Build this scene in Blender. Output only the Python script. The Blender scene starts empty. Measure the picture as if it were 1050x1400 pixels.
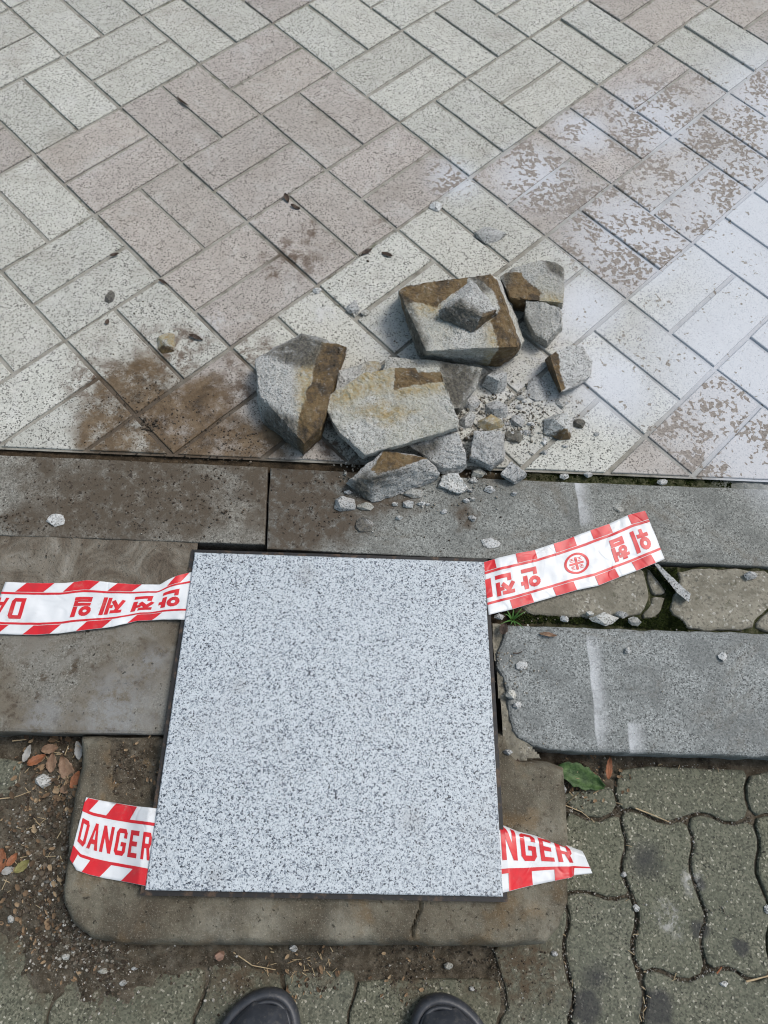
import bpy, bmesh, math, random
import numpy as np
from mathutils import Vector, Matrix, noise as mnoise

random.seed(7)
S = 0.205                      # one paving module in metres
HC = 5.102191 * S              # camera height above the sidewalk
ROT = np.array([[0.999207, 0.015105, 0.036847],
                [0.0, -0.925272, 0.379304],
                [0.039823, -0.379003, -0.924538]])
FPX = 957.6
ZS = -0.060                    # level of the street paving

sc = bpy.context.scene
col = sc.collection
# ------------------------------------------------------------------ camera
cam_d = bpy.data.cameras.new('camera')
cam = bpy.data.objects.new('camera', cam_d)
col.objects.link(cam)
sc.camera = cam
cam_d.sensor_fit = 'VERTICAL'
cam_d.sensor_height = 24.0
cam_d.lens = FPX / 1400.0 * 24.0
cam_d.clip_start = 0.02
cam_d.clip_end = 500.0
cx, cy_, cz = ROT[:, 0], -ROT[:, 1], -ROT[:, 2]
cam.matrix_world = Matrix(((cx[0], cy_[0], cz[0], 0), (cx[1], cy_[1], cz[1], 0), (cx[2], cy_[2], cz[2], HC), (0, 0, 0, 1)))

# ------------------------------------------------------------------ sky, sun, exposure
SUN_EL, SUN_AZ = math.radians(60), math.radians(68)      # azimuth measured from +Y towards +X
world = bpy.data.worlds.new('World')
sc.world = world
world.use_nodes = True
wt = world.node_tree
bg = wt.nodes['Background']
sky = wt.nodes.new('ShaderNodeTexSky')
sky.sky_type = 'NISHITA'
sky.sun_disc = False
sky.sun_elevation = SUN_EL
sky.sun_rotation = SUN_AZ
sky.dust_density = 4.0
sky.air_density = 1.0
sky.ozone_density = 1.0
hs = wt.nodes.new('ShaderNodeHueSaturation')
hs.inputs['Saturation'].default_value = 0.9
hs.inputs['Hue'].default_value = 0.47
wt.links.new(sky.outputs[0], hs.inputs['Color'])
wt.links.new(hs.outputs[0], bg.inputs[0])
bg.inputs[1].default_value = 0.12
sun_d = bpy.data.lights.new('sun', 'SUN')
sun_d.energy = 1.5
sun_d.angle = math.radians(18)
sun_d.color = (1.0, 0.995, 0.93)
sun = bpy.data.objects.new('sun', sun_d)
col.objects.link(sun)
sdir = Vector((math.sin(SUN_AZ) * math.cos(SUN_EL), math.cos(SUN_AZ) * math.cos(SUN_EL), math.sin(SUN_EL)))
sun.rotation_euler = sdir.to_track_quat('Z', 'Y').to_euler()
sun.location = sdir * 5
sc.view_settings.view_transform = 'Standard'
sc.view_settings.look = 'None'
sc.view_settings.gamma = 1.0
sc.view_settings.use_curve_mapping = False
sc.view_settings.exposure = 0.27
sc.cycles.filter_width = 1.1


# ------------------------------------------------------------------ helpers
def at(px, py, z=0.0):
    d = ROT @ np.array([(px - 525) / FPX, (py - 700) / FPX, 1.0])
    t = (z - HC) / d[2]
    return Vector((d[0] * t, d[1] * t, z))


def xy(px, py, z=0.0):
    p = at(px, py, z)
    return (p.x, p.y)


def polyxy(pts, z=0.0):
    return [xy(a, b, z) for a, b in pts]


def tag(o, label=None, cat=None, group=None, kind=None):
    if label: o['label'] = label
    if cat: o['category'] = cat
    if group: o['group'] = group
    if kind: o['kind'] = kind
    return o


def empty(name, loc):
    o = bpy.data.objects.new(name, None)
    o.empty_display_size = 0.02
    o.location = loc
    col.objects.link(o)
    return o


def add_mesh(name, verts, faces, mat, parent=None, smooth=False, attrs=None):
    """verts in world metres; the object's origin is put at their centre"""
    V = np.asarray(verts, float).reshape(-1, 3)
    c = np.array([V[:, 0].mean(), V[:, 1].mean(), V[:, 2].min()])
    me = bpy.data.meshes.new(name)
    me.from_pydata([tuple(v) for v in (V - c)], [], faces)
    me.materials.append(mat)
    if smooth:
        me.polygons.foreach_set('use_smooth', [True] * len(me.polygons))
    if attrs:
        for k, a in attrs.items():
            at_ = me.attributes.new(k, 'FLOAT', 'POINT')
            at_.data.foreach_set('value', np.asarray(a, np.float32))
    o = bpy.data.objects.new(name, me)
    col.objects.link(o)
    loc = Vector(c)
    if parent is not None:
        o.parent = parent
        loc = loc - wloc(parent)
    o.location = loc
    return o


def wloc(o):
    l = Vector(o.location)
    if o.parent: l = l + wloc(o.parent)
    return l


def area2(p):
    return sum(p[i][0] * p[(i + 1) % len(p)][1] - p[(i + 1) % len(p)][0] * p[i][1] for i in range(len(p)))


def clip_half(poly, p0, n):
    out = []
    for i in range(len(poly)):
        a, b = poly[i], poly[(i + 1) % len(poly)]
        da = (a[0] - p0[0]) * n[0] + (a[1] - p0[1]) * n[1]
        db = (b[0] - p0[0]) * n[0] + (b[1] - p0[1]) * n[1]
        if da >= 0: out.append(a)
        if (da >= 0) != (db >= 0):
            t = da / (da - db)
            out.append((a[0] + (b[0] - a[0]) * t, a[1] + (b[1] - a[1]) * t))
    return out


def resample(poly, step):
    out = []
    n = len(poly)
    for i in range(n):
        a, b = poly[i], poly[(i + 1) % n]
        L = math.hypot(b[0] - a[0], b[1] - a[1])
        k = max(1, int(round(L / step)))
        for q in range(k):
            out.append((a[0] + (b[0] - a[0]) * q / k, a[1] + (b[1] - a[1]) * q / k))
    return out


def inset(poly, d):
    n = len(poly)
    out = []
    for i in range(n):
        p, a, b = poly[i], poly[i - 1], poly[(i + 1) % n]
        e1 = Vector((p[0] - a[0], p[1] - a[1])); e2 = Vector((b[0] - p[0], b[1] - p[1]))
        if e1.length < 1e-7 or e2.length < 1e-7:
            out.append(p); continue
        e1.normalize(); e2.normalize()
        m = Vector((-e1.y - e2.y, e1.x + e2.x))
        if m.length < 1e-4:
            out.append(p); continue
        m.normalize()
        c = max(0.45, m.dot(Vector((-e1.y, e1.x))))
        out.append((p[0] + m.x * d / c, p[1] + m.y * d / c))
    return out


def smooth_poly(poly, it=1):
    for _ in range(it):
        q = []
        for i in range(len(poly)):
            a, b = poly[i], poly[(i + 1) % len(poly)]
            q.append((a[0] * .75 + b[0] * .25, a[1] * .75 + b[1] * .25))
            q.append((a[0] * .25 + b[0] * .75, a[1] * .25 + b[1] * .75))
        poly = q
    return poly


def block(name, poly, ztop, depth, mat, parent=None, chamfer=0.002, step=0.03, rough=0.0006, tilt=(0, 0), rnd=1, smooth=False):
    """a stone or paver: plan outline, worn uneven arris, sides down to ztop-depth"""
    if area2(poly) < 0: poly = poly[::-1]
    p = resample(poly, step)
    sd = random.random() * 50
    def jit(pt, a):
        v = mnoise.noise_vector(Vector((pt[0] * 55 + sd, pt[1] * 55, sd)))
        return (pt[0] + v.x * a, pt[1] + v.y * a)
    p = [jit(q, rough * 2) for q in p]
    c = (sum(q[0] for q in p) / len(p), sum(q[1] for q in p) / len(p))
    def zt(q): return ztop + (q[0] - c[0]) * tilt[0] + (q[1] - c[1]) * tilt[1]
    V, F = [], []
    n = len(p)
    rings = [[(q[0], q[1], ztop - depth) for q in p]]
    prof = [(0, 1.0), (0.3, 0.35), (1.0, 0.0)] if rnd else [(0, 1.0), (1.0, 0.0)]
    for a, b in prof:
        ip = inset(p, chamfer * a) if a else p
        rings.append([(q[0], q[1], zt(q) - chamfer * b * (1 + 0.5 * mnoise.noise(Vector((q[0] * 80, q[1] * 80, sd))))) for q in ip])
    for r in rings: V += r
    for k in range(len(rings) - 1):
        for i in range(n):
            j = (i + 1) % n
            F.append((k * n + i, k * n + j, (k + 1) * n + j, (k + 1) * n + i))
    F.append(tuple((len(rings) - 1) * n + i for i in range(n)))
    return add_mesh(name, V, F, mat, parent, smooth)


def sheet(name, poly, z, mat, parent=None):
    if area2(poly) < 0: poly = poly[::-1]
    return add_mesh(name, [(q[0], q[1], z) for q in poly], [tuple(range(len(poly)))], mat, parent)


def inside(px, py, poly):
    r = False
    j = len(poly) - 1
    for i in range(len(poly)):
        xi, yi = poly[i]; xj, yj = poly[j]
        if (yi > py) != (yj > py) and px < (xj - xi) * (py - yi) / (yj - yi + 1e-12) + xi: r = not r
        j = i
    return r


def seg_dist(X, Y, poly, closed=True):
    D = np.full(X.shape, 1e9)
    n = len(poly)
    for i in range(n if closed else n - 1):
        ax, ay = poly[i]; bx, by = poly[(i + 1) % n]
        dx, dy = bx - ax, by - ay
        t = np.clip(((X - ax) * dx + (Y - ay) * dy) / (dx * dx + dy * dy + 1e-12), 0, 1)
        D = np.minimum(D, np.hypot(X - ax - t * dx, Y - ay - t * dy))
    return D


def inside_np(X, Y, poly):
    r = np.zeros(X.shape, bool)
    j = len(poly) - 1
    for i in range(len(poly)):
        xi, yi = poly[i]; xj, yj = poly[j]
        c = ((yi > Y) != (yj > Y)) & (X < (xj - xi) * (Y - yi) / (yj - yi + 1e-12) + xi)
        r ^= c
        j = i
    return r


def vnoise(X, Y, scale, seed=0.0, octaves=3):
    out = np.zeros(X.size)
    f = [mnoise.fractal(Vector((x * scale + seed, y * scale - seed, seed)), 0.9, 2.1, octaves) for x, y in zip(X.ravel(), Y.ravel())]
    out[:] = f
    return out.reshape(X.shape)


# ------------------------------------------------------------------ node materials
class N:
    def __init__(s, name):
        s.m = bpy.data.materials.new(name)
        s.m.use_nodes = True
        s.t = s.m.node_tree
        s.b = s.t.nodes['Principled BSDF']
        s.pos = s.new('ShaderNodeNewGeometry').outputs['Position']

    def new(s, typ, **pr):
        n = s.t.nodes.new(typ)
        for k, v in pr.items(): setattr(n, k, v)
        return n

    def put(s, sock, v):
        if v is None: return
        if isinstance(v, bpy.types.NodeSocket): s.t.links.new(v, sock)
        elif isinstance(v, (tuple, list)):
            if sock.type == 'RGBA' and len(v) == 3: v = (*v, 1)
            sock.default_value = v
        else: sock.default_value = v

    def noise(s, scale, detail=3, rough=0.55, vec=None, dist=0.0, color=False):
        n = s.new('ShaderNodeTexNoise')
        s.put(n.inputs['Vector'], vec or s.pos)
        n.inputs['Scale'].default_value = scale; n.inputs['Detail'].default_value = detail
        n.inputs['Roughness'].default_value = rough; n.inputs['Distortion'].default_value = dist
        return n.outputs['Color' if color else 'Fac']

    def vor(s, scale, vec=None, out='Color', feature='F1'):
        n = s.new('ShaderNodeTexVoronoi', feature=feature)
        s.put(n.inputs['Vector'], vec or s.pos)
        n.inputs['Scale'].default_value = scale
        return n.outputs[out]

    def math(s, op, a, b=None, c=None, clamp=False):
        n = s.new('ShaderNodeMath', operation=op); n.use_clamp = clamp
        s.put(n.inputs[0], a); s.put(n.inputs[1], b)
        if c is not None: s.put(n.inputs[2], c)
        return n.outputs[0]

    def vm(s, op, a, b=None, scale=None):
        n = s.new('ShaderNodeVectorMath', operation=op)
        s.put(n.inputs[0], a)
        if b is not None: s.put(n.inputs[1], b)
        if scale is not None: s.put(n.inputs['Scale'], scale)
        return n.outputs['Value' if op in ('DISTANCE', 'LENGTH', 'DOT_PRODUCT') else 'Vector']

    def step(s, v, a, b, lo=0.0, hi=1.0):
        n = s.new('ShaderNodeMapRange', interpolation_type='SMOOTHSTEP')
        s.put(n.inputs['Value'], v)
        n.inputs['From Min'].default_value = a; n.inputs['From Max'].default_value = b
        n.inputs['To Min'].default_value = lo; n.inputs['To Max'].default_value = hi
        return n.outputs[0]

    def mix(s, f, a, b, blend='MIX'):
        n = s.new('ShaderNodeMix', data_type='RGBA', blend_type=blend)
        s.put(n.inputs[0], f); s.put(n.inputs[6], a); s.put(n.inputs[7], b)
        return n.outputs[2]

    def ramp(s, f, stops, const=False):
        n = s.new('ShaderNodeValToRGB')
        cr = n.color_ramp
        if const: cr.interpolation = 'CONSTANT'
        while len(cr.elements) < len(stops): cr.elements.new(0.5)
        for e, (p, c) in zip(cr.elements, stops):
            e.position = p; e.color = (*c, 1) if len(c) == 3 else c
        s.put(n.inputs[0], f)
        return n.outputs[0]

    def sep(s, c, ch=0):
        n = s.new('ShaderNodeSeparateColor')
        s.put(n.inputs[0], c)
        return n.outputs[ch]

    def attr(s, name):
        return s.new('ShaderNodeAttribute', attribute_name=name).outputs['Fac']

    def rnd(s):
        return s.new('ShaderNodeObjectInfo').outputs['Random']

    def warp(s, scale, amp):
        c = s.noise(scale, 2, color=True)
        d = s.vm('SUBTRACT', c, (0.5, 0.5, 0.5))
        return s.vm('ADD', s.pos, s.vm('SCALE', d, scale=amp))

    def grains(s, scale, stops, warp=0.0012):
        """crystal grains: random cell value mapped to a few mineral colours"""
        return s.ramp(s.sep(s.vor(scale, s.warp(scale * 1.3, warp))), stops, True)

    def blobs(s, lst, amp=0.05, scale=14, detail=4):
        """stain outline: union of discs (pixel x, y, z, radius m, soft m) with a ragged noisy border"""
        w = s.warp2(scale, amp, detail)
        out = None
        for px, py, r, soft in lst:
            c = at(px, py, 0)
            d = s.vm('DISTANCE', w, (c.x, c.y, 0))
            m = s.step(d, r, r - soft)
            out = m if out is None else s.math('MAXIMUM', out, m)
        return out

    def warp2(s, scale, amp, detail=4):
        c = s.noise(scale, detail, color=True)
        d = s.vm('SCALE', s.vm('SUBTRACT', c, (0.5, 0.5, 0.5)), scale=amp * 2)
        return s.vm('MULTIPLY', s.vm('ADD', s.pos, d), (1, 1, 0))

    def bump(s, h, strength=0.4, dist=0.001):
        n = s.new('ShaderNodeBump')
        n.inputs['Strength'].default_value = strength; n.inputs['Distance'].default_value = dist
        s.put(n.inputs['Height'], h)
        s.put(s.b.inputs['Normal'], n.outputs[0])

    def done(s, color, rough=0.85, spec=0.3):
        s.put(s.b.inputs['Base Color'], color); s.put(s.b.inputs['Roughness'], rough)
        s.put(s.b.inputs['Specular IOR Level'], spec)
        return s.m


SKY_SHEEN = [(730, 240, .13, .11), (800, 180, .10, .09), (620, 245, .08, .08), (800, 420, .13, .12), (1080, 330, .43, .30), (1060, 500, .37, .27), (1120, 180, .37, .26), (880, 330, .22, .18), (1040, 620, .17, .14), (840, 520, .15, .14), (900, 165, .17, .14)]  # discs outlining the sky sheen painted on the paving
MUD = [(190, 540, .105, .05), (265, 560, .095, .05), (145, 590, .09, .05), (240, 612, .10, .04), (325, 603, .08, .05), (378, 600, .07, .04)]
DUST = [(440, 425, .05, .05), (285, 440, .035, .03), (770, 500, .12, .08), (690, 540, .09, .07), (560, 460, .12, .1), (480, 415, .04, .04)]
MUD_THIN = [(240, 470, .10, .10), (130, 520, .09, .08), (400, 350, .09, .09), (440, 560, .11, .09), (340, 480, .07, .07), (220, 500, .09, .09), (310, 545, .10, .09), (375, 372, .035, .035), (425, 325, .05, .05), (470, 600, .07, .06), (520, 310, .03, .03)]
KERB_MUD = [(400, 650, .09, .05), (430, 700, .10, .06), (390, 735, .07, .05), (520, 690, .07, .06), (100, 700, .12, .09), (390, 720, .09, .07), (210, 640, .10, .06), (380, 660, .10, .07), (160, 680, .13, .09), (250, 690, .10, .07), (60, 640, .07, .06), (420, 690, .09, .07), (30, 715, .06, .05), (480, 650, .06, .05), (330, 640, .05, .04), (640, 690, .035, .03)]


def painted_sheen(n, colr, rough, patchy):  # sky reflection on the wet paving, painted as a pale bluish colour
    m = n.blobs(SKY_SHEEN, 0.018, 6, 2)
    w = n.warp(70, 0.010)
    fl = n.noise(105, 2, 0.5, vec=w, dist=0.4)
    cl = n.step(n.noise(13, 2), 0.36, 0.60)
    # brown breaks in the painted sheen, in clusters, and a ragged border
    thr = n.math('SUBTRACT', 0.74 - patchy, n.math('MULTIPLY', cl, 0.20))
    thr = n.math('SUBTRACT', thr, n.math('MULTIPLY', n.step(m, 0.75, 0.15), 0.06))
    flakes = n.math('MULTIPLY', n.step(n.math('SUBTRACT', fl, thr), -0.012, 0.02), n.step(m, 0.04, 0.3))  # flakes: the brown breaks in the painted sheen
    keep = n.math('MULTIPLY', n.math('MULTIPLY', m, 0.80 if patchy < .05 else 0.66), n.math('SUBTRACT', 1.0, flakes))
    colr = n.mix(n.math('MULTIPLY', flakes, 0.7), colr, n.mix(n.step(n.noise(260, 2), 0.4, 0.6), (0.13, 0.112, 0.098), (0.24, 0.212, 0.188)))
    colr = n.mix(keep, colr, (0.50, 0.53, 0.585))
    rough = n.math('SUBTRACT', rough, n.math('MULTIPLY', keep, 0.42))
    return colr, rough, keep


def make_paver_mat(name, base, base2, specks, patchy):
    n = N(name)
    g = n.grains(470, [(0, base), (0.42, base2), (0.68, tuple(x * .82 for x in base)), (0.86, specks), (0.945, tuple(x * .3 for x in specks))], 0.0008)
    big = n.noise(30, 4)
    c = n.mix(n.step(big, 0.3, 0.7), g, n.mix(0.5, g, tuple(x * 0.78 for x in base)), 'MIX')
    tone = n.step(n.rnd(), 0, 1, 0.92, 1.06)
    c = n.mix(1.0, c, n.combine(tone), 'MULTIPLY')
    dark_tone = n.step(n.noise(7, 5, 0.65), 0.50, 0.72)  # patchy grime from noise
    c = n.mix(n.math('MULTIPLY', dark_tone, 0.4), c, (0.22, 0.195, 0.165))
    wash = n.math('MULTIPLY', n.step(n.noise(11, 5, 0.7, dist=.8), 0.5, 0.68), 0.3)
    c = n.mix(wash, c, (.50, .50, .49))
    tint = n.math('FRACT', n.math('MULTIPLY', n.rnd(), 7.31))
    c = n.mix(n.math('MULTIPLY', tint, .16), c, (.33, .30, .24))
    wv = n.warp(300, .0012)
    pit = n.math('MULTIPLY', n.step(n.vor(250, wv, 'Distance'), 0.36, 0.22), n.step(n.sep(n.vor(250, wv), 1), 0.62, 0.66))
    pit2 = n.math('MULTIPLY', n.step(n.vor(115, wv, 'Distance'), 0.24, 0.15), n.step(n.sep(n.vor(115, wv), 1), 0.80, 0.84))
    c = n.mix(n.math('MULTIPLY', n.math('MAXIMUM', pit, pit2), 0.78), c, (0.06, 0.055, 0.05))
    thin = n.blobs(MUD_THIN, 0.07, 22)
    c = n.mix(n.math('MULTIPLY', thin, n.step(n.noise(45, 4, 0.7), 0.40, 0.62)), c, (0.105, 0.075, 0.055))
    mud = n.blobs(MUD, 0.055, 16, 5)
    mud = n.math('MULTIPLY', n.math('POWER', mud, 1.6), n.step(n.noise(20, 6, .8), .32, .54, .35, .96))
    c = n.mix(mud, c, n.ramp(n.noise(28, 6, 0.75), [(0.32, (0.040, 0.026, 0.014)), (0.5, (0.095, 0.062, 0.032)), (0.68, (0.16, 0.115, 0.07))]))
    ds = n.math('MULTIPLY', n.blobs(DUST, 0.05, 18), n.step(n.noise(60, 5, .7), .38, .66))
    c = n.mix(n.math('MULTIPLY', ds, .5), c, (.56, .57, .59))
    c, r, keep = painted_sheen(n, c, 0.82, patchy)
    n.bump(n.math('ADD', n.math('SUBTRACT', n.noise(420, 3, 0.7), n.math('MULTIPLY', pit, .8)), n.math('MULTIPLY', keep, -0.3)), 0.5, 0.0012)
    return n.done(c, r, 0.35)


def _combine(s, v):
    k = s.new('ShaderNodeCombineColor')
    for i in range(3): s.put(k.inputs[i], v)
    return k.outputs[0]
N.combine = _combine

M = {}
M['paver_pale'] = make_paver_mat('paver_pale', (0.455, 0.46, 0.42), (0.53, 0.532, 0.495), (0.105, 0.105, 0.10), -0.09)
M['paver_pink'] = make_paver_mat('paver_pink', (0.375, 0.345, 0.318), (0.425, 0.392, 0.362), (0.135, 0.12, 0.11), 0.07)

n = N('joint_mortar')
c = n.ramp(n.noise(35, 5, 0.7), [(0.3, (0.12, 0.112, 0.092)), (0.46, (0.25, 0.24, 0.21)), (0.7, (0.34, 0.335, 0.305))])
moss = n.math('MULTIPLY', n.step(n.noise(8, 3), 0.55, 0.7), n.step(n.noise(90, 2), 0.45, 0.6))
c = n.mix(n.math('MULTIPLY', moss, 0.6), c, (0.05, 0.06, 0.02))
c = n.mix(n.math('MULTIPLY', n.blobs(MUD + MUD_THIN, 0.05, 16), 0.85), c, (0.06, 0.04, 0.024))
c, r, k = painted_sheen(n, c, 0.92, -.1)
n.bump(n.noise(500, 3, 0.7), 0.7, 0.0015)
M['joint'] = n.done(c, r, 0.2)


def kerb_mat(name, light, mid, dark, mudamt, mudcol, light_streaks=()):
    n = N(name)
    g = n.grains(560, [(0, light), (0.30, mid), (0.62, tuple(x * .8 for x in mid)), (0.82, dark), (0.95, tuple(min(1, x * 1.25) for x in light))], 0.0015)
    big = n.noise(16, 5, 0.65)
    c = n.mix(n.step(big, 0.38, 0.66), g, n.mix(0.6, g, tuple(x * .55 for x in mid)))
    c = n.mix(n.math('MULTIPLY', n.step(n.noise(6, 6, .75, dist=1.2), .50, .66), .45), c, (.125, .108, .082))
    c = n.mix(n.math('MULTIPLY', n.step(n.noise(75, 4, .7), .64, .72), .5), c, (.36, .37, .36))
    for (xa, ya, xb, yb) in light_streaks:  # streaks of reflected light painted pale into the kerb colour
        a, b = at(xa, ya), at(xb, yb)
        d = (b - a).normalized()
        nx = n.vm('DOT_PRODUCT', n.vm('SUBTRACT', n.pos, (a.x, a.y, 0)), (d.y, -d.x, 0))
        ny = n.vm('DOT_PRODUCT', n.vm('SUBTRACT', n.pos, (a.x, a.y, 0)), (d.x, d.y, 0))
        nx = n.math('ADD', nx, n.math('MULTIPLY', n.math('SUBTRACT', n.noise(28, 2), 0.5), 0.006))
        L = (b - a).length
        m = n.math('MULTIPLY', n.math('POWER', n.step(nx, -0.030, 0.001), 1.6), n.step(nx, 0.004, 0.0015))
        m = n.math('MULTIPLY', m, n.math('MULTIPLY', n.step(ny, 0.0, L * 0.15), n.step(ny, L, L * 0.75)))
        m = n.math('MULTIPLY', m, n.step(n.noise(45, 5, 0.75), 0.28, 0.62, .25, 1.0))
        c = n.mix(n.math('MULTIPLY', m, 0.6), c, (0.60, 0.62, 0.65))
    if mudamt > 0:
        mud = n.math('MULTIPLY', n.blobs(KERB_MUD, 0.08, 14, 6), mudamt)
        mud = n.math('MULTIPLY', mud, n.step(n.noise(50, 5, 0.75), 0.28, 0.54, .25, 1.0))
        c = n.mix(mud, c, mudcol)
        sp = n.math('MULTIPLY', n.blobs(KERB_MUD, 0.1, 9), n.step(n.noise(120, 3, 0.6), 0.60, 0.66))
        c = n.mix(n.math('MULTIPLY', sp, 0.85), c, (0.03, 0.022, 0.016))
    pit = n.step(n.noise(210, 2), 0.70, 0.75)
    c = n.mix(n.math('MULTIPLY', pit, 0.6), c, (0.06, 0.055, 0.05))
    m = n.blobs([(1110, 640, .17, .14)], 0.03, 6, 2)  # painted sky sheen carried over the right end of the kerb
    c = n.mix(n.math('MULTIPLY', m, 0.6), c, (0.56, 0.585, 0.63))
    n.bump(n.noise(450, 3, 0.75), 0.5, 0.0013)
    return n.done(c, 0.8, 0.35)


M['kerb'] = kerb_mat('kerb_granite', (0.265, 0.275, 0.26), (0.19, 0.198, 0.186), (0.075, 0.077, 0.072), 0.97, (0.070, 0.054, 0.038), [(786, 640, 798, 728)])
M['kerb_low'] = kerb_mat('kerb_granite_bluish', (0.285, 0.302, 0.30), (0.20, 0.215, 0.212), (0.075, 0.08, 0.08), 0.0, (0, 0, 0), [(804, 862, 822, 1036), (862, 985, 866, 1036)])

M['kerb_dirty'] = kerb_mat('kerb_granite_dirty', (0.275, 0.268, 0.24), (0.195, 0.187, 0.163), (0.07, 0.066, 0.058), 0.97, (0.072, 0.056, 0.039))

n = N('kerb_sandy')
g = n.grains(520, [(0, (.20, .195, .172)), (.4, (.155, .15, .132)), (.75, (.10, .096, .084)), (.93, (.27, .265, .24))])
c = n.mix(n.step(n.noise(9, 5, .65), .35, .62), g, n.ramp(n.noise(25, 5, .7), [(.3, (.10, .083, .060)), (.7, (.165, .146, .115))]))
c = n.mix(n.step(n.noise(42, 5, .75), .52, .66), c, (.075, .06, .044))
c = n.mix(n.math('MULTIPLY', n.step(n.noise(7, 4, .7, dist=1.0), .5, .62), .5), c, (.205, .198, .178))
c = n.mix(n.step(n.noise(150, 2), .68, .72), c, (.03, .025, .02))
blue = n.blobs([(60, 985, .05, .05), (160, 960, .09, .08), (210, 900, .05, .05)], .05, 10)
c = n.mix(n.math('MULTIPLY', blue, n.step(n.noise(48, 6, .78), .36, .58, 0, .7)), c, (.24, .25, .255))
n.bump(n.noise(380, 4, .75), .6, .0014)
M['kerb_sandy'] = n.done(c, .86, .3)

n = N('smeared_mortar')
c = n.ramp(n.noise(13, 6, .7, dist=1.2), [(.30, (.05, .038, .027)), (.44, (.10, .081, .060)), (.56, (.165, .147, .118)), (.70, (.25, .235, .205))])
c = n.mix(n.step(n.noise(300, 2), .6, .7), c, (.06, .05, .04))
n.bump(n.math('ADD', n.noise(30, 5, .7, dist=1.5), n.math('MULTIPLY', n.noise(420, 2), .25)), .8, .006)
M['smear'] = n.done(c, .8, .35)

n = N('old_concrete')
g = n.grains(330, [(0, (.26, .245, .20)), (.5, (.22, .205, .165)), (.8, (.15, .14, .115)), (.95, (.42, .41, .37))], .002)
c = n.mix(n.step(n.noise(24, 5, .7), .38, .7), g, (.15, .14, .11))
c = n.mix(n.math('MULTIPLY', n.step(n.noise(55, 4, .7), .58, .7), .6), c, (.06, .06, .035))
n.bump(n.noise(260, 4, .75), .8, .002)
M['old_concrete'] = n.done(c, .9, .25)

n = N('lid_granite')
w = n.warp(500, .0022)
cell = n.sep(n.vor(540, w))
g = n.ramp(cell, [(0, (.60, .625, .655)), (.30, (.53, .555, .59)), (.50, (.41, .44, .475)), (.67, (.25, .28, .32)), (.80, (.10, .115, .145)), (.93, (.028, .033, .045))], True)
fine = n.ramp(n.sep(n.vor(950, n.warp(1000, .0009))), [(0, (.63, .65, .68)), (.42, (.52, .55, .58)), (.72, (.33, .36, .40)), (.89, (.12, .13, .16))], True)
c = n.mix(n.step(n.noise(300, 2), .48, .66), g, fine)
c = n.mix(n.math('MULTIPLY', n.step(n.noise(5, 3), .45, .7), .10), c, (.5, .52, .56))
n.bump(n.noise(800, 2), .2, .0006)
c = n.mix(1.0, c, (.83, .87, .885), 'MULTIPLY')
c = n.mix(n.math('MULTIPLY', n.step(n.noise(9, 5, .7, dist=.7), .52, .72), .16), c, (.33, .33, .33))
c = n.mix(n.math('MULTIPLY', n.step(n.noise(55, 4, .7), .66, .74), .35), c, (.24, .24, .25))
sp_ = n.blobs([(526, 985, .006, .004), (498, 906, .004, .003), (300, 1195, .02, .02), (640, 800, .018, .018), (420, 790, .03, .03), (560, 1120, .025, .025), (330, 940, .02, .02)], .008, 60)
c = n.mix(n.math('MULTIPLY', sp_, .22), c, (.16, .15, .14))
M['lid'] = n.done(c, n.step(n.noise(300, 2), .3, .7, .45, .62), .4)

n = N('black_steel')
c = n.mix(n.step(n.noise(60, 4, .7), .5, .68), (.012, .012, .013), (.075, .048, .03))
n.bump(n.noise(300, 3), .3, .001)
M['steel'] = n.done(c, .6, .4)

n = N('collar_concrete')
c = n.ramp(n.noise(11, 6, .65), [(.30, (.05, .042, .029)), (.45, (.105, .092, .067)), (.56, (.16, .146, .11)), (.70, (.235, .222, .178))])
c = n.mix(n.math('MULTIPLY', n.step(n.noise(120, 4, .75), .48, .70), .75), c, (.075, .06, .042))
lt = n.blobs([(360, 1258, .05, .05), (470, 1262, .05, .05), (300, 1262, .05, .05)], .03, 14)
c = n.mix(n.math('MULTIPLY', lt, n.step(n.noise(40, 5, .75), .35, .6, .15, .6)), c, (.26, .25, .205))
dk = n.blobs([(190, 1275, .035, .02), (200, 1240, .03, .02), (175, 1050, .07, .04)], .02, 20)
c = n.mix(n.math('MULTIPLY', dk, .55), c, (.075, .06, .042))
och = n.math('MULTIPLY', n.step(n.noise(14, 3), .55, .66), .35)
c = n.mix(och, c, (.19, .115, .045))
c = n.mix(n.math('MULTIPLY', n.step(n.noise(520, 2), .56, .68), .4), c, (.30, .28, .23))
pit = n.step(n.noise(190, 3, .6), .64, .70)
c = n.mix(n.math('MULTIPLY', pit, .7), c, (.03, .025, .018))
n.bump(n.math('SUBTRACT', n.math('ADD', n.noise(420, 4, .75), n.math('MULTIPLY', n.noise(60, 4, .7), .9)), pit), .8, .0025)
M['collar'] = n.done(c, .85, .3)

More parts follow.
